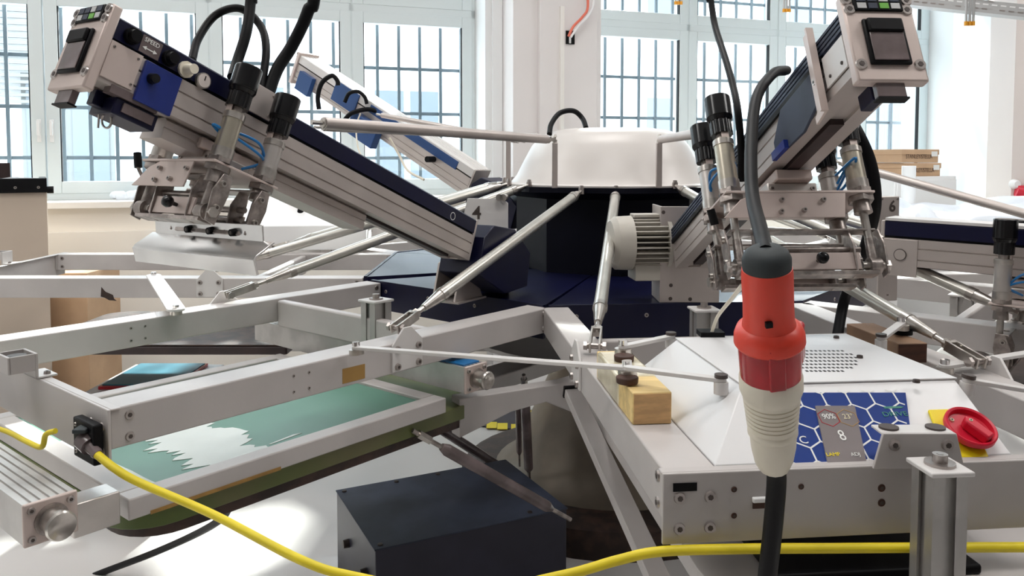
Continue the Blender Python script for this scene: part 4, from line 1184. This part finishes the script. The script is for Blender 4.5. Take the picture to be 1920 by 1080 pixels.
# hazard mats
mt = empty('floor_mat', atz(980, 795, 0), 'dark floor mat with yellow marks behind the pedestal', 'floor mat')
q = [atz(890, 800, 0), atz(930, 771, 0), atz(1080, 771, 0), atz(1050, 815, 0)]
MB().prism([(p.x, p.y) for p in q], .001, .008).build('mat', 'slate_side', mt)
for (px, py) in ((922, 797), (942, 799), (990, 775), (1006, 775), (998, 802), (968, 801)):
    p = atz(px, py, .009); MB().box((p.x - .028, p.x + .028), (p.y - .05, p.y + .05), (.008, .010)).build('yellow_mark', 'yellow', mt)

# ================================================================ plug and socket
top = at(1437, 478, .93); bot = at(1451, 878, 1.02)
FPg = FR(top, bot - top, z=(0, 1, 0))
FPg = FPg @ Matrix(((0, 0, 1, 0), (1, 0, 0, 0), (0, 1, 0, 0), (0, 0, 0, 1)))   # z down along plug
Lp = (bot - top).length; k = Lp / 400.0    # metres per px along the plug
pg = empty('power_plug', bot, 'large red and ivory industrial plug and coupler hanging on a thick black cable', 'power plug')
def lp(prof): return [(r * .64e-3, (y - 478) * k) for r, y in prof]
MB(FPg).lathe(lp([(14, 466), (30, 468), (39, 474), (44, 484), (44, 505)]), 40).build('grey_cap', 'grey_plastic', pg)
MB(FPg).lathe(lp([(41, 498), (45, 500), (46.5, 510), (46, 560), (47, 590), (50, 600)]), 48).build('coupler_body', 'red', pg)
MB(FPg).lathe(lp([(50, 598), (60, 604), (65, 615), (66, 628), (63, 632)]), 48).build('coupler_collar', 'red', pg)
MB(FPg).lathe(lp([(58, 618), (59, 640), (57, 696)]), 48).build('red_sleeve', 'red_dark', pg)
rb = MB(FPg)
rb.box((-.006, .014), (-.0400, -.034), ((615 - 478) * k, (690 - 478) * k)); rb.build('sleeve_key', 'red_dark', pg, bevel=.002)
MB(FPg @ Matrix.Translation((-.034, .004, 0))).prism([(-.012, .0), (.0, -.02), (.01, -.02), (.01, .02), (0, .02)], (606 - 478) * k, (672 - 478) * k).build('hinged_flap', 'red_dark', pg, bevel=.004)
rp = [(58, 690), (60, 694), (60, 716), (57, 724), (55, 728)]
for i in range(7):
    y = 730 + i * 8.5; r = 54.5 - i * .9
    rp += [(r, y), (r, y + 5), (r - 2.8, y + 6), (r - 2.8, y + 8)]
rp += [(46, 792), (48.5, 795), (48.5, 802), (46, 805)]
MB(FPg).lathe(lp(rp), 48).build('ivory_body', 'ivory', pg)
MB(FPg).lathe(lp([(46, 803), (44, 830), (38, 860), (30, 876), (22, 882)]), 14).build('cable_gland', 'ivory', pg, bevel=.002)
MB(FPg).box((.006, .014), (-.033, -.028), ((571 - 478) * k, (580 - 478) * k)).build('latch_mark', 'black', pg)
cb = empty('thick_cable', bot, 'thick black cable hanging from the ivory plug past the front plate', 'cable')
MB().curve([bot - (bot - top).normalized() * .012, at(1456, 900, 1.03), at(1448, 1000, 1.05), at(1438, 1090, 1.07), at(1432, 1180, 1.08)], .0128, 14, 8).build('sheath', 'black_rubber', cb)
cb = empty('thick_cable', top, 'black cable looping from the right arm down into the grey plug cap', 'cable')
MB().curve([at(1475, 132, 1.62), at(1450, 138, 1.55), at(1420, 180, 1.42), at(1409, 260, 1.30), at(1410, 360, 1.15), at(1428, 440, 1.0), at(1436, 474, .93)], .0098, 14, 10).build('sheath', 'black', cb)

# ================================================================ cables
def cable(pts, r, m_, lab, cat='cable', name='cable', seg=10):
    t = empty(name, pts[0], lab, cat)
    MB().curve(pts, r, 12, seg).build('sheath', m_, t)
    return t
yc = cable([at(182, 852, 1.40), at(215, 878, 1.37), at(262, 905, 1.35), at(400, 965, 1.3), at(560, 1048, 1.22), at(660, 1080, 1.2), at(860, 1112, 1.16), at(1050, 1080, 1.13), at(1160, 1050, 1.12), at(1240, 1034, 1.115),
       at(1400, 1029, 1.118), at(1560, 1028, 1.13), at(1700, 1027, 1.14), at(1920, 1026, 1.15), at(2100, 1026, 1.16)], .0072, 'cable_yellow', 'yellow cable sagging from the black connector across the bottom of picture')
cable([at(-40, 795, 1.62), at(10, 808, 1.58), at(50, 828, 1.5), at(78, 838, 1.46), at(86, 815, 1.44), at(104, 808, 1.43)], .005, 'cable_yellow', 'short yellow cable at the left edge behind the black connector')
cn = empty('black_connector', at(140, 865, 1.40), 'black square electrical connector on the corner of the left frame', 'connector')
FE = SF(-40)
q = loc(FE, at(133, 832, 1.41))
MB(FE).box((2.300, 2.318), (q.y - .050, q.y + .038), (q.z - .040, q.z + .034)).build('flange', 'black', cn, bevel=.003)
BL(FE).bolt((2.318, q.y - .037, q.z - .028), (1, 0, 0), .004, .002).bolt((2.318, q.y - .037, q.z + .022), (1, 0, 0), .004, .002).build('screws', 'steel', cn)
cA0 = FE @ Vector((2.318, q.y + .0, q.z + .002)); cA1 = at(184, 853, 1.40)
dd = (cA1 - cA0)
MB().cyl(cA0, cA0 + dd * .45, .019, .017, n=20).cyl(cA0 + dd * .45, cA0 + dd * .85, .012, .009, n=16).cyl(cA0 + dd * .85, cA1, .0105, .009, n=16).build('plug_body', 'dark_smoke', cn)
MB().box((cA0.x - .012, cA0.x + .012), (cA0.y - .02, cA0.y + .01), (cA0.z + .016, cA0.z + .024)).build('latch', 'grey_plastic', cn, bevel=.002)
cable([at(432, 946, 2.05), at(412, 975, 2.2), at(360, 1005, 2.45), at(280, 1040, 2.62), at(170, 1082, 2.74), at(60, 1130, 2.6)], .011, 'black_rubber', 'black cable dropping from the left pallet to the floor')
cable([at(360, 112, 1.85), at(372, 72, 1.9), at(405, 28, 1.95), at(450, 16, 1.95), at(488, 48, 1.95), at(499, 95, 1.9), at(490, 165, 1.85)], .0095, 'black', 'black hose arching over the big left arm')
cable([at(455, -1600, 1.9), at(462, -700, 1.9), at(472, -60, 1.9), at(470, 0, 1.9), at(462, 60, 1.87), at(445, 115, 1.84), at(436, 145, 1.8)], .0125, 'black', 'black hose bundle rising from the left arm out of the picture top')
cable([at(690, -1600, 1.9), at(655, -700, 1.9), at(596, -60, 1.9), at(578, 20, 1.9), at(548, 85, 1.9), at(520, 130, 1.88), at(500, 185, 1.85)], .0145, 'black', 'thick matte black hose slanting up beside the left arm')
cable([at(1290, -1350, 2.2), at(1305, -600, 2.2), at(1325, -60, 2.2), at(1333, 0, 2.2), at(1341, 50, 2.15), at(1360, 110, 2.0), at(1374, 160, 1.9), at(1383, 205, 1.83), at(1389, 270, 1.83), at(1390, 340, 1.84)], .0085, 'black', 'slim black hose coming down to the capped cylinders of the right arm')
cable([at(1570, 190, 2.0), at(1600, 235, 1.85), at(1630, 300, 1.82), at(1641, 370, 1.82), at(1632, 430, 1.88), at(1610, 500, 2.0), at(1584, 560, 2.15), at(1570, 630, 2.1)], .014, 'black', 'thick black hose curving down right of the right carriage')
cable([at(1391, 536, 1.2), at(1372, 560, 1.4), at(1345, 595, 1.6), at(1332, 632, 1.66)], .0035, 'ivory', 'thin white wire between the red plug and cabinet', name='wire')
MB().box((at(1332, 630, 1.66).x - .025, at(1332, 630, 1.66).x + .025), (1.64, 1.68), (1.083, 1.093)).build('grommet', 'black', bpy.data.objects['wire'])
cable([at(1030, 252, 3.3), at(1034, 232, 3.35), at(1050, 212, 3.4), at(1075, 208, 3.4), at(1092, 222, 3.4), at(1099, 240, 3.35)], .011, 'black', 'black hose arching over the left edge of the white dome')
for i, (pts, r, lab) in enumerate((
    ([(598, 205), (596, 180), (604, 155), (622, 142), (632, 150), (634, 160)], .012, 'black hose loop near the outer end of the rear left arm'),
    ([(646, 192), (655, 175), (672, 172), (684, 182), (688, 195)], .010, 'small black hose arch on the middle of the rear left arm'),
    ([(645, 226), (660, 212), (690, 205), (712, 212), (722, 224)], .012, 'flat black hose arch lower on the rear left arm'))):
    cable([at(x, y, 4.15) for x, y in pts], r, 'black', lab)
cable([at(676, 212, 4.1), at(668, 240, 4.1), at(674, 285, 4.05), at(700, 320, 4.0)], .004, 'ivory', 'white wire drooping along the rear left arm', name='wire')
cable([at(730, 258, 4.0), at(748, 290, 4.0), at(765, 320, 3.95), at(795, 337, 3.9)], .006, 'ivory', 'second white wire running to the black knob of the rear arm', name='wire')
# limiter rods from the dome posts
def limiter(p0, p1, r, lab):
    p0, p1 = Vector(p0), Vector(p1); d = (p1 - p0).normalized()
    t = empty('limiter_rod', p1, lab, 'rod')
    MB().cyl(p0 + d * .05, p1 - d * .04, r, n=16).build('tube', 'arm_alu', t)
    MB().cyl(p0, p0 + d * .06, r * .4, n=8).cyl(p0 + d * .035, p0 + d * .055, r * .9, n=6).build('end_fitting', 'steel', t)
    MB().cyl(p1 - d * .05, p1, r * .4, n=8).cyl(p1 - d * .055, p1 - d * .035, r * .9, n=6).build('end_fitting', 'steel', t)
limiter(hooks[0], at(584, 229, 2.2), .017, 'upper pale rod from the dome post over the big left arm')
limiter(hooks[2] + Vector((0, 0, .0)), at(590, 238, 2.35), .012, 'lower pale rod doubling the one over the big left arm')
limiter(at(985, 266, 3.4), at(706, 214, 3.9), .013, 'thin pale rod from the dome toward the rear left arm')
limiter(hooks[1], at(1335, 246, 2.1), .015, 'short pale rod from right dome post to the black capped cylinders')
limiter(at(1560, 300, 3.2), at(1960, 412, 2.6), .016, 'long pale rod crossing below the cardboard boxes at right')

# ================================================================ background things
# left cabinet with tray
cz = at(88, 360, 4.0); ztop = cz.z
CB = FR((cz.x, cz.y, 0), (math.cos(math.radians(31)), math.sin(math.radians(31)), 0), z=(0, 0, 1))
lc = empty('beige_cabinet', CB @ Vector((-.6, .2, 0)), 'beige cabinet at left edge standing before the window', 'cabinet')
MB(CB).box((-1.2, 0), (0, .42), (.10, ztop)).build('body', 'beige', lc, bevel=.004)
MB(CB).box((-1.2, -.01), (.03, .40), (.0, .10)).build('plinth', 'dark_maroon', lc)
MB(CB).box((-.62, -.616), (-.001, .004), (.12, ztop - .02)).build('door_gap', 'dark_maroon', lc)
tr = empty('ink_tray', CB @ Vector((-.5, .2, ztop)), 'black framed tray with dark red inside on top of the beige cabinet', 'tray')
zt_ = at(40, 334, 4.0).z
MB(CB).box((-1.2, 0), (-.02, .01), (ztop, zt_)).build('front_wall', 'black', tr)
for px in (29, 72):
    q_ = loc(CB, at(px, 351, 3.98)); BL(CB).bolt((q_.x, -.02, q_.z), (0, -1, 0), .007, .004).build('bolts', 'steel', tr)
MB(CB).box((-.03, 0), (.01, .40), (ztop, zt_)).build('side_wall', 'black', tr)
MB(CB).box((-1.2, -.16), (.37, .40), (ztop, zt_ + .075)).build('back_wall', 'dark_maroon', tr)
MB(CB).prism([(-.19, .01), (-.16, .40), (-.13, .40), (-.04, .01)], zt_ - .02, zt_).build('corner_web', 'dark_maroon', tr)
MB(CB).box((-1.2, -.03), (.01, .37), (ztop, ztop + .05)).build('red_bottom', 'rust_brown', tr)
MB(CB).cyl((-.01, .03, ztop + .01), (.03, .03, ztop + .01), .018).build('side_knob', 'black', tr)
pn = empty('wooden_panel', at(128, 730, 4.3), 'orange brown board standing right of the beige cabinet under the frames', 'board')
xa, xb = at(92, 600, 4.15).x, at(165, 600, 4.15).x
MB().box((xa, xb), (4.15, 4.5), (at(100, 735, 4.15).z, .86)).build('board', 'card', pn, bevel=.003)
MB().box((xa, xb), (4.18, 4.5), (0, at(100, 735, 4.15).z)).build('dark_foot', 'dark_maroon', pn)
tb = empty('white_table', at(280, 760, 3.5), 'low white table holding a teal screen behind the left frame', 'table')
x0_, x1_ = at(165, 700, 3.3).x, at(352, 700, 3.3).x
MB().box((x0_, x1_), (3.18, 3.72), (.44, .49)).build('table_top', 'white', tb, bevel=.004)
for (x, y) in ((x0_ + .03, 3.22), (x1_ - .03, 3.22), (x0_ + .03, 3.68), (x1_ - .03, 3.68)): MB().box((x - .02, x + .02), (y - .02, y + .02), (0, .44)).build('leg', 'white', tb)
ts = empty('teal_screen', at(255, 700, 3.4), 'teal printing screen with dark red border lying on the low white table', 'printing screen')
MB().box((x0_ + .04, x1_ - .06), (3.3, 3.68), (.49, .505)).build('frame', 'red_dark', ts, bevel=.002)
MB().box((x0_ + .05, x1_ - .07), (3.315, 3.665), (.505, .509)).build('mesh', 'teal', ts)
# shirts on the sill
cl = empty('folded_shirt', WF @ Vector((ws(232, RV), RV, 1.2)), 'grey folded garment lying on the left window sill', 'garment')
g = MB(); s0 = ws(205, -.15); s1 = ws(268, -.15)
pts = [WF @ Vector((s0 + (s1 - s0) * i / 6, -.15, 1.222 + .010 * math.sin(i * 1.7))) for i in range(7)]
g.tubep(catmull(pts, 4), [.012 + .022 * min(1, i / 6) + .004 * math.sin(i) for i in range(25)], 10)
g.build('cloth', 'cloth', cl)
# bottles
for i, (px, py, lb) in enumerate(((919, 340, 'left one of two clear plastic bottles beside the window'), (936, 340, 'right one of two clear plastic bottles, partly behind the dome post'))):
    b0_ = WF @ Vector((ws(px, -.22), -.22, 1.2)); t = empty('water_bottle', b0_, lb, 'bottle')
    G = Matrix.Translation(b0_)
    MB(G).lathe([(.035, 0), (.04, .01), (.04, .12), (.036, .14), (.04, .16), (.04, .24), (.030, .275), (.014, .305), (.014, .315)], 20).build('body', 'bottle', t)
    MB(G).lathe([(.0155, .315), (.0155, .335)], 16).build('cap', 'tray', t)
    MB(G).lathe([(.0408, .15), (.0408, .225)], 20).build('label', 'cyan_green' if i == 0 else 'label_white', t)
MB(WF).box((SL1 - .62, SL1 - .0), (RV, .0), (1.2, 1.201)).build('trim_8', 'sill', kind='structure')
# white console with red knob behind left arm
wc = empty('white_console', at(565, 440, 4.2), 'white sheet metal console with a red dome switch, behind the left arm', 'console')
G = FR(at(560, 420, 4.0), (1, .12, 0), z=(0, 0, 1))
C4 = G @ Matrix(((0, 0, 1, 0), (1, 0, 0, 0), (0, 1, 0, 0), (0, 0, 0, 1)))
MB(C4).prism([(-.12, -.12), (.35, -.12), (.35, .13), (.12, .13), (-.12, .0)], -.26, .34).build('housing', 'white', wc, bevel=.003)
kx = loc(G, at(562, 381, 4.1))
MB(G @ Matrix.Translation((kx.x, .15, .13))).lathe([(.085, 0), (.09, .015), (.07, .035), (.0005, .045)], 30).build('red_switch', 'switch_red', wc)
for px, py in ((561, 410), (590, 404)):
    k2 = loc(G, at(px, py, 3.95)); MB(G).cyl((k2.x, .0, .045), (k2.x, .0, .075), .02, .014).build('knob', 'black', wc)
# cardboard boxes on white drawers
FBx = FR(at(1690, 332, 4.75), Vector((math.cos(.42), math.sin(.42), 0)), z=(0, 0, 1)); FBx.translation.z = at(1690, 331, 4.75).z
dr = empty('white_drawer_unit', FBx @ Vector((.15, .2, -1.3)), 'white drawer unit carrying the two cardboard boxes', 'drawer unit')
zt2 = FBx.translation.z
Gd = Matrix(FBx); Gd.translation.z = 0; FBd = Gd
MB(Gd).box((-.10, .42), (-.04, .55), (.05, zt2)).build('body', 'white', dr, bevel=.004)
for i in range(5):
    z = zt2 - .21 - i * .22
    dw = MB(Gd).box((-.09, .41), (-.052, -.04), (z, z + .19)).build('drawer', 'white', dr, bevel=.002)
    MB(Gd).cyl((.24, -.06, z + .12), (.24, -.052, z + .12), .008, n=12).build('knob', 'screw', dw)
    MB(Gd).cyl((.28, -.06, z + .12), (.28, -.052, z + .12), .008, n=12).build('knob', 'screw', dw)
for i, (dx, dz) in enumerate(((.02, 0), (0, .082))):
    t = empty('cardboard_box', FBx @ Vector((.1, .2, dz)), ('lower' if i == 0 else 'upper') + ' of the two flat brown cardboard boxes with dark lettering', 'cardboard box', 'flat cardboard boxes by the right window')
    G = FBx @ Matrix.Translation((dx, 0, dz))
    MB(G).box((0, .31), (0, .40), (0, .050)).build('body', 'card', t, bevel=.002)
    MB(G).box((-.004, .314), (-.004, .404), (.048, .080)).build('lid', 'card', t, bevel=.002)
    fr = G @ Matrix(((1, 0, 0, .14), (0, 0, -1, -.0045), (0, 1, 0, .036), (0, 0, 0, 1)))
    text('lettering', 'STANLEY/STELLA', .036, fr, 'print_dark', t, sx=.82)
    MB(G).box((.245, .295), (-.006, -.004), (.038, .068)).build('paper_label', 'label_white', t)
rl = empty('white_roll', at(1702, 420, 4.4), 'upright white paper roll in front of the drawer unit', 'roll')
rc = at(1703, 360, 4.4)
MB(Matrix.Translation((rc.x, rc.y, 0))).lathe([(.036, .8), (.036, at(1703, 311, 4.4).z), (.016, at(1703, 311, 4.4).z), (.016, at(1703, 313, 4.4).z)], 24).build('roll', 'white', rl)
# work table with garments at right
wt = empty('work_table', (2.35, 4.1, 0), 'white work table at the right behind the level arm', 'table')
MB().box((1.75, 3.6), (3.75, 4.55), (1.09, 1.13)).build('table_top', 'white', wt, bevel=.004)
for (x, y) in ((1.8, 3.8), (3.55, 3.8), (1.8, 4.5), (3.55, 4.5)): MB().box((x - .03, x + .03), (y - .03, y + .03), (0, 1.09)).build('leg', 'white', wt)
def garment(x0, x1, y0, y1, z, h, seed, lab, m_='cloth'):
    random.seed(seed); nx, ny = 36, 20; vs = []; fs = []
    ph = [random.uniform(0, 6) for _ in range(8)]
    for j in range(ny + 1):
        for i in range(nx + 1):
            a, b = i / nx, j / ny
            ed = min(1, 6 * min(a, 1 - a, b, 1 - b)) ** .5
            hh = h * (.55 + .28 * math.sin(3 * a + ph[0] + 2 * b) + .14 * math.sin(9 * a + ph[1] - 4 * b) + .10 * math.sin(17 * b + 5 * a + ph[2]) + .06 * math.sin(26 * a + 9 * b + ph[3]))
            vs.append((x0 + (x1 - x0) * a + .04 * math.sin(8 * b + ph[4]), y0 + (y1 - y0) * b + .05 * math.sin(7 * a + ph[5]), z + max(.004, hh * ed)))
    for j in range(ny):
        for i in range(nx):
            k_ = j * (nx + 1) + i; fs.append((k_, k_ + 1, k_ + nx + 2, k_ + nx + 1))
    o = MB().add(vs, fs).build('garment', m_)
    o['label'] = lab; o['category'] = 'garment'
    sm = o.modifiers.new('thick', 'SOLIDIFY'); sm.thickness = .006; sm.offset = -1
    for p in o.data.polygons: p.use_smooth = True
    return o
garment(2.0, 3.1, 3.8, 4.4, 1.133, .13, 5, 'large pale blue white garment heap on the right work table')
garment(1.76, 2.05, 3.78, 4.3, 1.133, .16, 9, 'smaller bluish cloth at left end of the right work table')
# wall socket
sk = empty('wall_socket', at(1905, 362, 5.0), 'grey and red industrial wall socket at the right picture edge', 'socket')
p = at(1900, 345, 5.0)
MB(Matrix.Translation(p) @ Matrix.Rotation(PI / 2, 4, 'X')).lathe([(.03, 0), (.028, .03), (.02, .045)], 24).build('grey_body', 'white', sk)
MB().cyl(p + Vector((0, -.03, -.04)), p + Vector((.09, -.05, -.06)), .035, .05, 24).build('red_cap', 'switch_red', sk)
# cable tray at top right
ct = empty('cable_tray', at(1800, 20, 3.9), 'perforated grey metal cable tray crossing the upper right corner', 'cable tray')
ta, tb2 = at(1640, -4, 3.9), at(2000, 34, 3.5)
FT = FR(ta, tb2 - ta, z=(0, 0, 1)); LT = (tb2 - ta).length
MB(FT).box((0, LT), (-.05, .05), (-.022, -.019)).box((0, LT), (-.05, -.048), (-.019, .032)).box((0, LT), (.048, .05), (-.019, .032)).build('channel', 'tray', ct)
for r_, z_ in enumerate((-.008, .012)):
    for i in range(int(LT / .035)):
        if i % 5 == 4 and r_ == 0: continue
        MB(FT).box((i * .035 + .005, i * .035 + .027), (-.0508, -.0502), (z_, z_ + .006)).build('slot', 'white' if r_ else 'screw', ct)
hg = MB(FT).curve([(.28, -.06, .07), (.32, -.06, .05), (.40, -.06, .045), (.50, -.055, .03)], .002, 6).build('wire_tie', 'steel', ct)
for i, (px, py, d_, lab) in enumerate(((1818, 42, 3.55, 'hanging clear tube holder with orange tips, right one near the cable tray'), (1475, 18, 4.6, 'small orange tipped clear holder at top between the right windows'), (1272, 4, 4.6, 'small orange clip at the top edge above the right window'))):
    p = at(px, py, d_); t = empty('tube_holder', p, lab, 'tube holder')
    for dx in (-.016, 0, .016):
        MB().cyl(p + Vector((dx, 0, 0)), p + Vector((dx, 0, .13)), .006, n=12).build('clear_tube', 'tray', t)
        MB().cyl(p + Vector((dx, 0, -.014)), p + Vector((dx, 0, .004)), .008, n=12).build('orange_tip', 'orange', t)
# cables and outlet on the pilaster
ow = WF @ Vector((ws(1069, PF - .06), PF - .055, 0))
ot = empty('cable_outlet', (ow.x, ow.y, wz(1069, 70, PF - .06)), 'dark square cable outlet on the white pilaster', 'outlet')
so = ws(1069, PF - .06); zo = wz(1069, 70, PF - .06)
MB(WF).box((so - .032, so + .032), (PF - .056, PF - .05), (zo - .045, zo + .045)).build('recess', 'black', ot)
MB(WF).box((so - .010, so + .004), (PF - .06, PF - .056), (zo - .04, zo + .03)).build('insert', 'white', ot)
def pc(px, py): return at(px, py, (WF @ Vector((ws(px, PF - .12), PF - .12, 0))).y)
cable([pc(1066, 68), pc(1075, 50), pc(1092, 32), pc(1102, 14), pc(1100, -30)], .009, 'red_cable', 'red cable leaving the dark outlet on the pilaster')
cable([pc(1070, 70), pc(1085, 48), pc(1102, 30), pc(1112, 8), pc(1115, -30)], .008, 'white', 'white cable beside the red one on the pilaster')

# stickers, rust chip and U brackets on the end plates
q = loc(FA, at(662, 702, 1.75)); yv = VB + BW / 2
pq = [loc(FA, atp(px, py, FA @ Vector((1.8, yv, .95)), FA.to_3x3() @ Vector((0, 1, 0)))) for px, py in ((642, 692), (684, 682), (684, 709), (642, 720))]
SA = FA @ Matrix(((1, 0, 0, 0), (0, 0, 1, yv), (0, 1, 0, 0), (0, 0, 0, 1)))
MB(SA).prism([(p.x, p.z) for p in pq], 0, .0008).build('brown_sticker', 'brass', STO['A'])
FB_ = SF(-90)
pq = [loc(FB_, atp(px, py, FB_ @ Vector((1.8, yv, .95)), FB_.to_3x3() @ Vector((0, 1, 0)))) for px, py in ((190, 538), (198, 547), (212, 553), (214, 560), (219, 564), (205, 563), (196, 558), (189, 556))]
SB = FB_ @ Matrix(((1, 0, 0, 0), (0, 0, 1, yv), (0, 1, 0, 0), (0, 0, 0, 1)))
MB(SB).prism([(p.x, p.z) for p in pq], 0, .0008).build('rust_chip', 'rust_brown', STO['B'])
def ubracket(F, u, v, lab, h=.055):
    t = empty('end_bracket', F @ Vector((u, v, ZF)), lab, 'bracket')
    MB(F).box((u - .03, u + .012), (v - .035, v + .035), (ZF + .002, ZF + .006)).build('foot', 'pale_paint', t, bevel=.001)
    MB(F).box((u + .006, u + .012), (v - .035, v + .035), (ZF + .002, ZF + h)).build('riser', 'frame_paint', t, bevel=.001)
    MB(F).box((u + .012, u + .06), (v - .035, v - .030), (ZF + h - .035, ZF + h)).build('side_cheek', 'frame_paint', t, bevel=.001)
    MB(F).box((u + .012, u + .06), (v + .030, v + .035), (ZF + h - .035, ZF + h)).build('side_cheek', 'frame_paint', t, bevel=.001)
    MB(F).box((u + .056, u + .062), (v - .035, v + .035), (ZF + h - .035, ZF + h)).build('outer_cheek', 'frame_paint', t, bevel=.001)
    MB(F).cyl((u + .034, v, ZF + h - .03), (u + .034, v, ZF + h - .004), .018).build('round_pad', 'screw_dark', t)
    bolt_obj(F @ Vector((u - .015, v + .02, ZF + .006)), (0, 0, 1), .007, .006, 'screw', t)
q = loc(FA, atz(40, 715, 1.0)); ubracket(FA, 2.29, q.y - .02, 'grey bracket standing on the left end plate at the picture edge')
q = loc(FB_, atz(45, 495, 1.0)); ubracket(FB_, 2.60, .0, 'grey bracket on the far left end plate below the beige cabinet')
